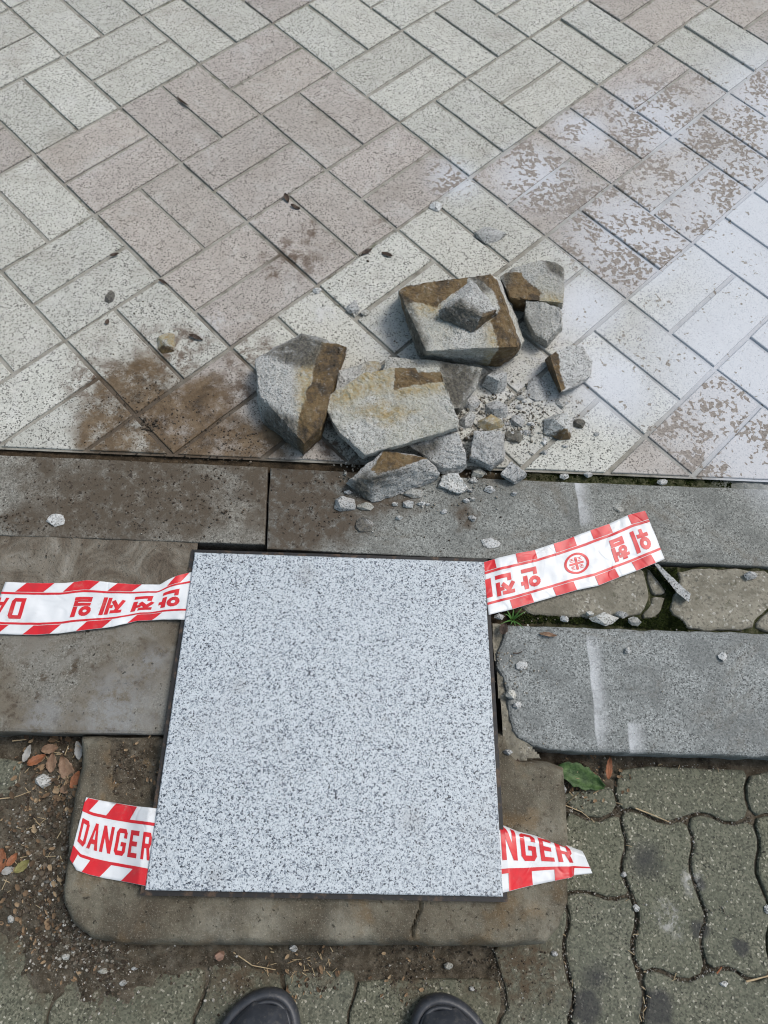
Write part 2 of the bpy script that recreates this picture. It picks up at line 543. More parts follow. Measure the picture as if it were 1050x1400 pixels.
n = N('street_concrete')
g = n.grains(420, [(0, (.168, .170, .125)), (.36, (.122, .125, .090)), (.62, (.078, .080, .058)), (.84, (.225, .22, .165)), (.945, (.42, .405, .33)), (.978, (.035, .034, .026))], .0018)
c = n.mix(n.step(n.noise(18, 4), .35, .68), g, n.mix(.45, g, (.10, .108, .078)))
tint = n.step(n.rnd(), 0, 1)
c = n.mix(n.math('MULTIPLY', tint, .35), c, n.mix(.5, g, (.11, .12, .115)))
dk = n.blobs([(820, 1395, .03, .015), (925, 1395, .03, .014), (985, 1282, .017, .012), (1046, 1308, .016, .008), (985, 1215, .014, .01), (905, 1180, .04, .04), (835, 1350, .03, .03)], .012, 40)
c = n.mix(n.math('MULTIPLY', dk, .75), c, (.035, .035, .04))
wt_ = n.blobs([(55, 1305, .04, .04), (100, 1360, .025, .025), (940, 1268, .03, .03), (975, 1210, .02, .02)], .02, 40)
c = n.mix(n.math('MULTIPLY', wt_, n.step(n.noise(90, 4, .7), .45, .65)), c, (.42, .42, .40))
dirt = n.blobs([(40, 1200, .16, .1), (140, 1290, .12, .08), (60, 1300, .1, .08), (330, 1320, .09, .07), (720, 1330, .09, .06), (560, 1345, .05, .04), (440, 1330, .04, .04)], .05, 18)
c = n.mix(n.math('MULTIPLY', dirt, n.step(n.noise(70, 5, .75), .32, .62)), c, (.085, .064, .042))
n.bump(n.noise(330, 4, .8), .9, .0022)
M['street'] = n.done(c, .9, .25)

n = N('soil')
c = n.ramp(n.noise(45, 6, .75), [(.28, (.032, .026, .019)), (.45, (.085, .07, .05)), (.6, (.16, .138, .105)), (.78, (.25, .225, .18))])
c = n.mix(n.step(n.noise(330, 2), .64, .70), c, (.24, .22, .18))
n.bump(n.noise(170, 5, .8), 1.0, .006)
M['soil'] = n.done(c, .95, .15)

n = N('ground_far')
c = n.ramp(n.noise(30, 6, .7), [(.3, (.10, .095, .08)), (.7, (.19, .18, .155))])
n.bump(n.noise(120, 4, .7), .6, .004)
M['ground'] = n.done(c, .92, .2)

n = N('moss')
c = n.ramp(n.noise(120, 4, .7), [(.3, (.012, .017, .005)), (.55, (.035, .048, .012)), (.75, (.075, .085, .024))])
n.bump(n.noise(350, 4, .8), 1.0, .004)
M['moss'] = n.done(c, .95, .1)

n = N('moss_joint')
gsel = n.step(n.vm('DOT_PRODUCT', n.pos, (1, 0, 0)), at(640, 650).x, at(800, 650).x)
c1 = n.ramp(n.noise(80, 5, .7), [(.3, (.028, .021, .014)), (.7, (.095, .07, .045))])
c2 = n.ramp(n.noise(140, 4, .7), [(.3, (.02, .024, .011)), (.5, (.05, .056, .026)), (.7, (.13, .12, .08))])
c = n.mix(gsel, c1, c2)
m = n.blobs([(1110, 640, .20, .13)], .03, 6, 2)  # pale sky sheen painted across this joint as well
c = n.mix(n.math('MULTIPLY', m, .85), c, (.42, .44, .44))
n.bump(n.noise(260, 4, .8), 1.0, .004)
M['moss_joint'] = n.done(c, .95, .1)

# broken granite: fresh fracture, with rust-brown cement skin and ochre weathering where the piece carries them
n = N('broken_granite')
g = n.grains(600, [(0, (.62, .63, .63)), (.36, (.53, .54, .535)), (.62, (.42, .425, .415)), (.80, (.265, .27, .265)), (.92, (.11, .11, .11))], .0016)
fr = n.step(n.noise(14, 4), .36, .60, .45, 1.0)
g = n.mix(n.math('MULTIPLY', fr, n.attr('warm')), g, n.mix(.55, g, (.36, .345, .255)))
soft = n.noise(25, 4)
g = n.mix(n.step(soft, .4, .75), g, n.mix(.4, g, (.30, .30, .29)))
tone = n.step(n.rnd(), 0, 1, .8, 1.12)
g = n.mix(1.0, g, n.combine(tone), 'MULTIPLY')
och = n.math('MULTIPLY', n.attr('ochre'), n.step(n.noise(70, 4, .7), .25, .6))
g = n.mix(n.math('MULTIPLY', och, .85), g, n.mix(n.step(n.noise(200, 2), .35, .65), (.33, .235, .085), (.36, .325, .21)))
ru = n.attr('rust')
edge = n.math('ADD', ru, n.math('MULTIPLY', n.math('SUBTRACT', n.noise(48, 6, .8), .5), 1.5))
rust = n.math('MULTIPLY', n.step(edge, .40, .64), n.step(n.noise(110, 5, .78), .30, .46, .5, .98))
rc = n.ramp(n.noise(34, 5, .7), [(.30, (.03, .022, .013)), (.42, (.075, .050, .025)), (.52, (.145, .092, .036)), (.63, (.175, .125, .062)), (.78, (.25, .215, .16))])
c = n.mix(rust, g, rc)
gr = n.math('MULTIPLY', n.attr('dark_tone'), n.step(n.noise(60, 4, .7), .22, .5))  # darker tone on chosen rock faces and whole chips, broken by noise
c = n.mix(n.math('MULTIPLY', gr, .9), c, n.mix(n.step(n.noise(240, 3), .4, .6), (.04, .037, .031), (.115, .106, .085)))
n.bump(n.noise(300, 5, .85), .95, .0028)
M['rock'] = n.done(c, n.math('SUBTRACT', .85, n.math('MULTIPLY', rust, .25)), .35)

n = N('tape_white')
c = n.mix(n.step(n.noise(40, 4), .4, .8), (.68, .70, .72), (.60, .62, .64))
cr_ = n.math('ABSOLUTE', n.math('SUBTRACT', n.noise(15, 2, .5, dist=.6), .5))
n.bump(n.math('ADD', n.math('MULTIPLY', n.step(cr_, 0, .05), .6), n.noise(30, 2, .5)), .22, .003)
c = n.mix(n.math('MULTIPLY', n.step(n.noise(38, 5, .75), .56, .75), .35), c, (.32, .28, .23))
M['tape_white'] = n.done(c, .40, .45)
n = N('tape_red')
c = n.mix(n.step(n.noise(60, 3), .4, .75), (.58, .016, .024), (.48, .022, .03))
cr_ = n.math('ABSOLUTE', n.math('SUBTRACT', n.noise(15, 2, .5, dist=.6), .5))
n.bump(n.math('ADD', n.math('MULTIPLY', n.step(cr_, 0, .05), .6), n.noise(30, 2, .5)), .22, .003)
c = n.mix(n.math('MULTIPLY', n.step(n.noise(38, 5, .75), .56, .75), .35), c, (.32, .28, .23))
M['tape_red'] = n.done(c, .40, .45)

n = N('clog_rubber')
c = n.mix(n.step(n.noise(50, 4), .4, .75), (.030, .034, .042), (.055, .06, .07))
c = n.mix(n.math('MULTIPLY', n.step(n.noise(130, 5, .75), .5, .72), .4), c, (.16, .15, .135))
n.bump(n.noise(700, 2), .2, .0006)
M['clog'] = n.done(c, .48, .45)
n = N('clog_hole'); M['hole'] = n.done((.004, .004, .005), .9, .1)


def leaf_mat(name, a, b):
    n = N(name)
    c = n.mix(n.step(n.noise(90, 4, .7), .35, .68), a, b)
    n.bump(n.noise(220, 3), .5, .002)
    M[name] = n.done(c, .6, .35)
leaf_mat('leaf_brown', (.16, .095, .06), (.24, .16, .105))
leaf_mat('leaf_rust', (.28, .11, .05), (.17, .07, .035))
leaf_mat('leaf_dark', (.035, .024, .018), (.06, .038, .026))
leaf_mat('leaf_green', (.022, .055, .014), (.085, .15, .05))
leaf_mat('leaf_grey', (.34, .34, .33), (.22, .21, .19))
leaf_mat('leaf_yellow', (.20, .19, .07), (.13, .11, .04))
leaf_mat('straw', (.42, .34, .21), (.30, .22, .13))
leaf_mat('grass', (.05, .13, .025), (.09, .2, .05))
leaf_mat('crumb_dark', (.035, .026, .02), (.075, .055, .038))
leaf_mat('crumb_pale', (.42, .41, .38), (.28, .265, .235))
def grit_mat(name, stops):
    n = N(name)
    c = n.ramp(n.new('ShaderNodeNewGeometry').outputs['Random Per Island'], stops)
    c = n.mix(n.step(n.noise(500, 2), .45, .65), c, n.mix(.5, c, (.12, .11, .095)))
    n.bump(n.noise(700, 3), .6, .001)
    M[name] = n.done(c, .9, .2)
grit_mat('crumb_dark', [(0, (.025, .018, .013)), (.5, (.06, .044, .03)), (.85, (.10, .078, .055)), (1, (.16, .13, .10))])
grit_mat('crumb_pale', [(0, (.09, .078, .06)), (.4, (.19, .172, .138)), (.75, (.30, .285, .25)), (1, (.55, .54, .51))])
leaf_mat('pebble_pink', (.33, .20, .145), (.25, .16, .12))

# ------------------------------------------------------------------ structure: ground sheets
g = sheet('ground', [(-40, -40), (40, -40), (40, 40), (-40, 40)], -0.115, M['ground'])
tag(g, kind='structure')

A0 = at(0, 610); A1 = at(1050, 655)          # lower edge of the paving
kd = (A1 - A0).normalized(); kn = Vector((-kd.y, kd.x, 0))
def along(s, off): p = A0 + kd * s + kn * off; return (p.x, p.y)

sidewalk = sheet('sidewalk', [along(-1.3, -0.004), along(2.6, -0.004), along(2.6, 2.6), along(-1.3, 2.6)], -0.0034, M['joint'])
tag(sidewalk, kind='structure')

# pavers: basket weave of pairs, module S
mod_o = Vector((-3.158630 * S, 7.192118 * S, 0))
ud = Vector((0.694201, -0.727936, 0)); ud.normalize()
vd = Vector((-ud.y, ud.x, 0))
PINK = {(1, -1), (2, -1), (3, -1), (0, -2), (4, -2), (5, -2), (1, 0), (2, 0), (3, 0), (1, 1), (2, 1), (3, 1), (0, 2), (4, 2), (5, 2), (4, 3), (5, 3), (4, 4), (5, 4), (3, 5), (4, 6), (7, 0), (7, 1), (-1, 3), (5, 5), (5, 6), (3, 6), (-1, -2), (0, 3)}
J = 0.0072
L_, W_ = S - J, (S - 2 * J) / 2
rest = []
cnt = 0
cells = []
for i in range(-9, 17):
    for j in range(-9, 15):
        c = mod_o + ud * ((i + .5) * S) + vd * ((j + .5) * S)
        s_, o_ = (c - A0).dot(kd), (c - A0).dot(kn)
        if o_ < -0.16 or s_ < -1.15 or s_ > 2.45 or o_ > 2.4: continue
        vis = (c - at(540, 250)).length
        cells.append((vis, i, j, c))
cells.sort()
for vis, i, j, c in cells:
    a, b = (ud, vd) if (i + j) % 2 else (vd, ud)
    for sgn in (-1, 1):
        q = c + b * (sgn * (W_ + J) / 2) + Vector((random.uniform(-1, 1), random.uniform(-1, 1), 0)) * 0.0007
        rot = random.uniform(-.006, .006)
        aa = a * math.cos(rot) + b * math.sin(rot); bb = b * math.cos(rot) - a * math.sin(rot)
        P = [q + aa * (x * L_ / 2) + bb * (y * W_ / 2) for x, y in ((-1, -1), (1, -1), (1, 1), (-1, 1))]
        P = [(p.x, p.y) for p in P]
        if area2(P) < 0: P = P[::-1]
        P = clip_half(P, (A0.x, A0.y), (kn.x, kn.y))
        if len(P) < 3 or abs(area2(P)) < 0.0006: continue
        pink = (i, j) in PINK
        if cnt < 290:
            block('paver', P, random.uniform(-0.0007, 0.0009), 0.05, M['paver_pink' if pink else 'paver_pale'], sidewalk, 0.0016, 0.034, 0.00045,
                  (random.uniform(-.008, .008), random.uniform(-.008, .008)))
        else:
            rest.append(P)
        cnt += 1
V, F = [], []
for P in rest:
    k = len(V)
    m_ = len(P)
    V += [(x, y, -0.0035) for x, y in P] + [(x, y, 0.0) for x, y in inset(P, .0015)]
    F += [(k + t, k + (t + 1) % m_, k + m_ + (t + 1) % m_, k + m_ + t) for t in range(m_)] + [tuple(k + m_ + t for t in range(m_))]
o = add_mesh('paver_field', V, F, M['paver_pale'], sidewalk)
tag(o, kind='stuff')

# soil and moss joint between paving and kerb
def hfield(name, poly, res, zf, mat, parent=None):
    P = np.array(poly)
    x0, y0 = P.min(0); x1, y1 = P.max(0)
    nx, ny = int((x1 - x0) / res) + 2, int((y1 - y0) / res) + 2
    X, Y = np.meshgrid(x0 + np.arange(nx) * res, y0 + np.arange(ny) * res)
    Z = zf(X, Y)
    ins = inside_np(X, Y, poly)
    idx = -np.ones(X.shape, int)
    V, F = [], []
    def vid(r, c_):
        if idx[r, c_] < 0:
            idx[r, c_] = len(V); V.append((X[r, c_], Y[r, c_], Z[r, c_]))
        return idx[r, c_]
    for r in range(ny - 1):
        for c_ in range(nx - 1):
            if ins[r, c_] or ins[r + 1, c_] or ins[r, c_ + 1] or ins[r + 1, c_ + 1]:
                F.append((vid(r, c_), vid(r, c_ + 1), vid(r + 1, c_ + 1), vid(r + 1, c_)))
    return add_mesh(name, V, F, mat, parent, True)


o = hfield('joint_soil', [along(-.25, -.022), along(1.55, -.024), along(1.55, .006), along(-.25, .006)], .0035,
           lambda X, Y: -0.009 + 0.004 * vnoise(X, Y, 60, 3.0), M['moss_joint'])
tag(o, kind='structure')

# kerb: bed with stones
kerb = sheet('kerb', [along(-1.3, -.0095), along(2.6, -.0095), along(2.6, -.33), along(-1.3, -.33)], -0.0995, M['soil'])
tag(kerb, kind='structure')
kw = 0.004
R1a = polyxy([(-420, 603), (366, 638), (361, 744), (-420, 716)])
R1b = polyxy([(369, 639), (760, 658), (1110, 671), (1110, 777), (905, 768), (665, 764), (364, 750)])
R1c = polyxy([(1113, 671), (1700, 700), (1640, 800), (1113, 777)])
for P, t, m_ in ((R1a, (0, .004), 'kerb_dirty'), (R1b, (.001, -.003), 'kerb'), (R1c, (0, 0), 'kerb')):
    block('kerb_stone', P, -0.001, .09, M[m_], kerb, .0018, .022, .0006, t)
# lower kerb, right of the lid, with a rounded and chipped end
R2 = polyxy([(696, 854), (800, 857), (1050, 865), (1110, 867), (1110, 1038), (1050, 1035), (800, 1028), (753, 1025), (728, 1019), (710, 1009), (701, 998), (697, 980), (694, 951), (688, 925), (679, 913), (678, 893), (684, 880)])
block('kerb_stone', R2, -0.003, .08, M['kerb_low'], kerb, .0055, .011, .0011, (0, .004))
R2b = polyxy([(1113, 867), (1600, 890), (1560, 1055), (1113, 1038)])
block('kerb_stone', R2b, -0.003, .08, M['kerb_low'], kerb, .0055, .03, .0008)
# lower kerb, left
R3_ = polyxy([(-330, 818), (250, 832), (247, 860), (226, 1004), (-330, 996)])
block('kerb_stone', R3_, -0.004, .08, M['kerb_sandy'], kerb, .005, .016, .0008, (0, .006))
# smeared mortar strip at left between the two rows
strip = polyxy([(-330, 722), (262, 746), (257, 800), (251, 830), (-330, 816)])
def zsm(X, Y):
    return -0.0036 + 0.0016 * vnoise(X, Y, 14, 8.0) + 0.0012 * vnoise(X, Y, 60, 2.0)
o = hfield('mortar_strip', inset(strip if area2(strip) > 0 else strip[::-1], -.006), .004, zsm, M['smear'], kerb)
# bed of the strip at right and concrete chunks lying in it
stripR = polyxy([(664, 768), (1130, 777), (1130, 872), (690, 858), (672, 850)])
o = hfield('strip_soil', stripR, .004, lambda X, Y: -0.0125 + 0.006 * vnoise(X, Y, 45, 5.0), M['moss_joint'], kerb)
chunks = [
    ([(676, 800), (700, 772), (860, 774), (880, 777), (884, 795), (890, 813), (886, 826), (872, 843), (820, 846), (765, 842), (735, 842), (718, 836)], -.006),
    ([(884, 777), (889, 780), (911, 807), (910, 812), (893, 813), (887, 794)], -.007),
    ([(893, 815), (910, 814), (908, 822), (899, 845), (876, 845), (889, 828)], -.008),
    ([(926, 777), (1010, 778), (1060, 780), (1058, 824), (1046, 836), (1034, 845), (1030, 861), (941, 861), (933, 848), (916, 837), (920, 820), (932, 796)], -.005),
    ([(1062, 779), (1130, 781), (1130, 868), (1033, 862), (1037, 847), (1060, 828)], -.006)]
for P, z in chunks:
    block('concrete_chunk', smooth_poly(polyxy(P, z)), z, .03, M['old_concrete'], kerb, .004, .010, .0016, (random.uniform(-.01, .01), random.uniform(-.02, .02)))
# mortar beside the chipped kerb end
mp = polyxy([(672, 856), (698, 858), (705, 1000), (735, 1035), (690, 1040), (684, 960)], -.015)
o = hfield('mortar_fillet', mp, .003, lambda X, Y: -0.0085 + 0.006 * vnoise(X, Y, 40, 9.0), M['old_concrete'], kerb)

# ------------------------------------------------------------------ street side: soil and wavy pavers
CO0 = polyxy([(121, 1030), (111, 1100), (105, 1180), (105, 1232), (114, 1258), (142, 1280), (200, 1288), (380, 1289), (470, 1289)], ZS)
CO0 = CO0 + CO0[::-1]
def soil_z(X, Y):
    Z = ZS - 0.0075 + 0.0048 * vnoise(X, Y, 42, 1.0, 4) + .0016 * vnoise(X, Y, 130, 2.0, 2)
    for px, py, r, h in ((60, 1150, .10, .013), (95, 1250, .08, .016), (80, 1050, .08, .013), (150, 1290, .07, .014), (30, 1210, .08, .010), (60, 1330, .05, .006), (180, 1320, .05, .007), (250, 1300, .05, .006), (560, 1310, .06, .004), (430, 1305, .05, .008), (790, 1055, .04, .006), (720, 1320, .05, .004)):
        c = at(px, py, ZS)
        Z += h * np.exp(-((X - c.x) ** 2 + (Y - c.y) ** 2) / (r * r) * 1.6)
    dco = seg_dist(X, Y, CO0)
    Z += (.016 + .009 * vnoise(X, Y, 30, 11.0)) * np.exp(-(dco / .026) ** 2)
    return Z
yk = at(500, 1000).y
_sx, _sy = np.meshgrid(np.arange(-.75, .80, .005), np.arange(-.50, .13, .005))
_sz = soil_z(_sx, _sy)
def ground_z(x, y):
    u = min(max((x + .75) / .005, 0), _sx.shape[1] - 1.001); v = min(max((y + .50) / .005, 0), _sx.shape[0] - 1.001)
    i, j = int(u), int(v); u -= i; v -= j
    return float((_sz[j, i] * (1 - u) + _sz[j, i + 1] * u) * (1 - v) + (_sz[j + 1, i] * (1 - u) + _sz[j + 1, i + 1] * u) * v)
street = hfield('street_bed', [(-.75, -.50), (.80, -.50), (.80, .085), (.17, .10), (.17, .06), (-.28, .06), (-.28, .12), (-.75, .13)], .0045, soil_z, M['soil'])
tag(street, kind='structure')
JB = [(864, 1223), (867, 1234), (874, 1257), (863, 1297), (875, 1331)]
STREET = [
    [(852, 1046), (1001, 1052), (1024, 1054), (1016, 1083), (1026, 1115), (998, 1126), (963, 1108), (937, 1116), (910, 1125), (867, 1103), (850, 1108), (841, 1073)],
    [(767, 1084), (832, 1074), (838, 1078), (846, 1107), (813, 1122), (774, 1100)],
    [(1029, 1054), (1116, 1058), (1108, 1085), (1118, 1118), (1090, 1130), (1055, 1110), (1030, 1116), (1020, 1083)],
    [(768, 1105), (813, 1127), (847, 1112), (849, 1133), (856, 1153), (847, 1184), (853, 1207), (862, 1221), (836, 1229), (807, 1217), (781, 1218), (764, 1224)],
    [(850, 1113), (867, 1108), (910, 1130), (937, 1121), (948, 1153), (940, 1184), (950, 1212), (960, 1240), (965, 1251), (955, 1286), (966, 1328), (936, 1342), (899, 1322), (876, 1329), (866, 1297), (877, 1257), (870, 1234), (866, 1222), (858, 1207), (851, 1184), (860, 1153), (853, 1133)],
    [(941, 1120), (963, 1113), (998, 1131), (1027, 1121), (1039, 1153), (1030, 1188), (1041, 1215), (1052, 1243), (1055, 1254), (1045, 1288), (1056, 1332), (1030, 1341), (996, 1319), (970, 1327), (959, 1286), (969, 1251), (964, 1238), (954, 1212), (944, 1184), (952, 1153)],
    [(1031, 1121), (1055, 1114), (1090, 1134), (1117, 1123), (1129, 1155), (1120, 1190), (1131, 1217), (1142, 1245), (1145, 1256), (1135, 1290), (1146, 1334), (1120, 1343), (1086, 1321), (1060, 1331), (1049, 1288), (1059, 1254), (1045, 1215), (1034, 1188), (1043, 1153)],
    [(773, 1227), (783, 1222), (807, 1222), (836, 1234), (862, 1227), (864, 1236), (871, 1257), (860, 1297), (872, 1333), (882, 1366), (874, 1400), (886, 1450), (840, 1462), (790, 1450), (780, 1400), (789, 1366), (782, 1343), (772, 1294), (782, 1257)],
    [(878, 1334), (899, 1327), (936, 1347), (967, 1333), (996, 1324), (1030, 1346), (1057, 1336), (1067, 1368), (1060, 1402), (1072, 1450), (980, 1470), (890, 1450), (878, 1400), (887, 1366)],
    [(1062, 1336), (1086, 1327), (1120, 1348), (1150, 1338), (1240, 1340), (1240, 1470), (1076, 1450), (1064, 1402), (1071, 1368)],
    [(674, 1289), (735, 1280), (764, 1240), (770, 1232), (777, 1257), (767, 1294), (777, 1343), (785, 1366), (775, 1400), (785, 1450), (680, 1460), (682, 1398), (694, 1380), (692, 1354), (683, 1330)],
    [(491, 1340), (600, 1339), (679, 1339), (685, 1354), (686, 1378), (678, 1398), (676, 1460), (485, 1460), (475, 1396), (489, 1352)],
    [(388, 1317), (413, 1309), (431, 1314), (449, 1329), (483, 1326), (486, 1351), (471, 1397), (482, 1460), (388, 1460), (396, 1400), (396, 1371), (388, 1343)],
    [(286, 1320), (309, 1310), (331, 1314), (351, 1325), (382, 1327), (384, 1349), (392, 1375), (384, 1460), (270, 1460), (264, 1397), (272, 1383), (285, 1350)],
    [(84, 1343), (120, 1325), (180, 1322), (243, 1326), (279, 1323), (281, 1349), (268, 1378), (260, 1397), (266, 1460), (70, 1460), (63, 1397), (72, 1371)],
    [(-60, 1270), (-10, 1262), (30, 1275), (66, 1310), (81, 1343), (69, 1371), (59, 1397), (66, 1460), (-70, 1460)],
    [(-80, 1034), (25, 1036), (52, 1056), (47, 1082), (20, 1090), (-80, 1093)],
    [(-80, 1099), (20, 1096), (60, 1090), (96, 1093), (100, 1120), (88, 1160), (62, 1200), (25, 1222), (-80, 1215)],
    [(-160, 1036), (-84, 1034), (-84, 1214), (-160, 1216)], [(-160, 1222), (-64, 1222), (-74, 1460), (-160, 1460)],
]
for P in STREET:
    P = smooth_poly(polyxy([(a, b) for a, b in P], ZS), 1)
    block('street_paver', P, ZS + random.uniform(-.001, .001), .04, M['street'], street, .0035, .014, .0007, (random.uniform(-.012, .012), random.uniform(-.012, .012)))
# plain pavers out of view, so that the street goes on
for (x0, x1, y0, y1) in ((.30, .42, -.47, -.30), (.43, .55, -.47, -.30), (.56, .68, -.47, -.30), (-.62, -.50, -.47, -.30), (.68, .79, -.28, -.06), (.68, .79, -.05, .05), (-.74, -.60, -.28, .06)):
    block('street_paver', [(x0, y0), (x1, y0), (x1, y1), (x0, y1)], ZS, .04, M['street'], street, .0035, .02, .0007)
st2 = sheet('street', [(-12, -12), (12, -12), (12, .05), (-12, .3)], -0.100, M['ground'])
tag(st2, kind='structure')

# ------------------------------------------------------------------ lid and its concrete collar
def zl(y):                                   # the lid tilts up towards the street
    y0, y1 = at(460, 761).y, at(440, 1222).y
    return 0.007 + (y0 - y) / (y0 - y1) * 0.030
def lidpt(px, py):
    z = 0.01
    for _ in range(6):
        p = at(px, py, z); z = zl(p.y)
    return Vector((p.x, p.y, z))
LC = [lidpt(266, 755), lidpt(662, 768), lidpt(688, 1226), lidpt(198, 1217)]   # TL TR BR BL
lid = empty('granite_cover', (LC[0] + LC[1] + LC[2] + LC[3]) / 4 - Vector((0, 0, .03)))
tag(lid, 'square speckled white granite cover with thin black rim, lying over the striped tape ends', 'cover')
def ring_mesh(name, quads, mat, parent, smooth=False):
    V, F = [], []
    for q in quads: V += [tuple(p) for p in q]
    k = len(quads)
    for r in range(k - 1):
        for i in range(4):
            j = (i + 1) % 4
            F.append((r * 4 + i, (r + 1) * 4 + i, (r + 1) * 4 + j, r * 4 + j))
    F.append((0, 1, 2, 3)); F.append(tuple((k - 1) * 4 + i for i in (3, 2, 1, 0)))
    o = add_mesh(name, V, F, mat, parent, smooth)
    bm = bmesh.new(); bm.from_mesh(o.data); bmesh.ops.recalc_face_normals(bm, faces=bm.faces); bm.to_mesh(o.data); bm.free()
    return o
def quad(off, dz):
    c = sum(LC, Vector()) / 4
    e = []
    for i in range(4):
        a, p, b = LC[i - 1], LC[i], LC[(i + 1) % 4]
        d1 = (p - a).normalized(); d2 = (p - b).normalized()
        e.append(p + (d1 + d2) * off + Vector((0, 0, dz)))
    return e
ring_mesh('stone_panel', [quad(0, -.022), quad(0, -.0012), quad(-.0014, 0)], M['lid'], lid)
OFF = 0.0065
o_in, o_out = quad(0.0004, 0), quad(OFF, 0)
for i in range(4):
    j = (i + 1) % 4
    a, b, c2, d2 = o_in[i], o_in[j], o_out[j], o_out[i]
    # butt the ends
    e = (b - a).normalized()
    top, bot = -.0055, -.034
    V = []
    for z in (bot, top):
        V += [tuple(p + Vector((0, 0, z))) for p in (a + e * .0002, b - e * .0002, c2 - e * .0002, d2 + e * .0002)]
    o = add_mesh('steel_rail', V, [(0, 1, 2, 3), (4, 7, 6, 5), (0, 4, 5, 1), (1, 5, 6, 2), (2, 6, 7, 3), (3, 7, 4, 0)], M['steel'], lid)
    bm = bmesh.new(); bm.from_mesh(o.data); bmesh.ops.recalc_face_normals(bm, faces=bm.faces); bm.to_mesh(o.data); bm.free()

CO = polyxy([(119, 1005), (121, 1050), (111, 1100), (105, 1180), (105, 1232), (114, 1258), (142, 1280), (200, 1288), (560, 1288), (690, 1290), (732, 1285), (754, 1264), (767, 1228), (768, 1100), (764, 1048), (742, 1040), (700, 1036), (686, 1000)], ZS)
pit_c = polyxy([(140, 1000), (145, 1040), (146, 1090), (150, 1110), (225, 1110), (232, 1000)], -.02)
crack = polyxy([(573, 1228), (574, 1240), (569, 1250), (565, 1262), (562, 1269), (564, 1278)], .0)
def collar_z(X, Y):
    d = seg_dist(X, Y, CO)
    ins = inside_np(X, Y, CO)
    y0, y1 = at(460, 761).y, at(440, 1222).y
    top = 0.007 + (y0 - Y) / (y0 - y1) * 0.030 - .024
    r = .020 + .007 * vnoise(X, Y, 22, 13.0)
    dd = np.where(ins, d, 0)
    u = np.clip(dd / r, 0, 1)
    Z = ZS - .006 + (top - ZS + .006) * np.sqrt(np.clip(1 - (1 - u) ** 2.2, 0, 1))
    Z = np.where(ins, Z, ZS - .02)
    pd = np.where(inside_np(X, Y, pit_c), seg_dist(X, Y, pit_c), 0)
    Z -= np.clip(pd / .012, 0, 1) * .018
    Z += .0018 * vnoise(X, Y, 26, 4.0, 4) + .0009 * vnoise(X, Y, 120, 7.0, 3)
    Z = np.where(ins, Z, ZS - .02)
    cd = seg_dist(X, Y, crack, False) + .0007 * vnoise(X, Y, 200, 2.0)
    Z -= np.clip(1 - cd / .0021, 0, 1) * .016
    return Z
_hx, _hy = np.meshgrid(np.arange(-.42, .36, .004), np.arange(-.26, .14, .004))
_hz = np.maximum(collar_z(_hx, _hy), ZS)
_hp = np.pad(_hz, 2, mode='edge')
_hm = np.max([_hp[a_:a_ + _hz.shape[0], b_:b_ + _hz.shape[1]] for a_ in range(5) for b_ in range(5)], axis=0)
def collar_h(x, y):
    u = min(max((x + .42) / .004, 0), _hx.shape[1] - 1.001); v = min(max((y + .26) / .004, 0), _hx.shape[0] - 1.001)
    i, j = int(u), int(v); u -= i; v -= j
    return float((_hm[j, i] * (1 - u) + _hm[j, i + 1] * u) * (1 - v) + (_hm[j + 1, i] * (1 - u) + _hm[j + 1, i + 1] * u) * v)
grow = inset(CO if area2(CO) > 0 else CO[::-1], -.004)
collar = empty('concrete_collar', at(440, 1150, ZS))
tag(collar, 'rounded brown concrete surround beneath the granite cover, cracked along its front', 'concrete surround')
hfield('collar_body', grow, .0026, collar_z, M['collar'], collar)
sp = polyxy([(146, 1012), (150, 1092), (222, 1092), (228, 1012)], -.025)
hfield('soil_fill', sp, .004, lambda X, Y: -.0125 + .006 * vnoise(X, Y, 50, 6.0, 4), M['soil'], collar)
# dark box under the lid (walls of the pit)
pq = quad(-.012, 0)
V = [tuple(p + Vector((0, 0, -.036))) for p in pq] + [tuple(p + Vector((0, 0, -.075))) for p in pq]
add_mesh('seat_frame', V, [(0, 1, 2, 3), (0, 4, 5, 1), (1, 5, 6, 2), (2, 6, 7, 3), (3, 7, 4, 0)], M['steel'], collar)

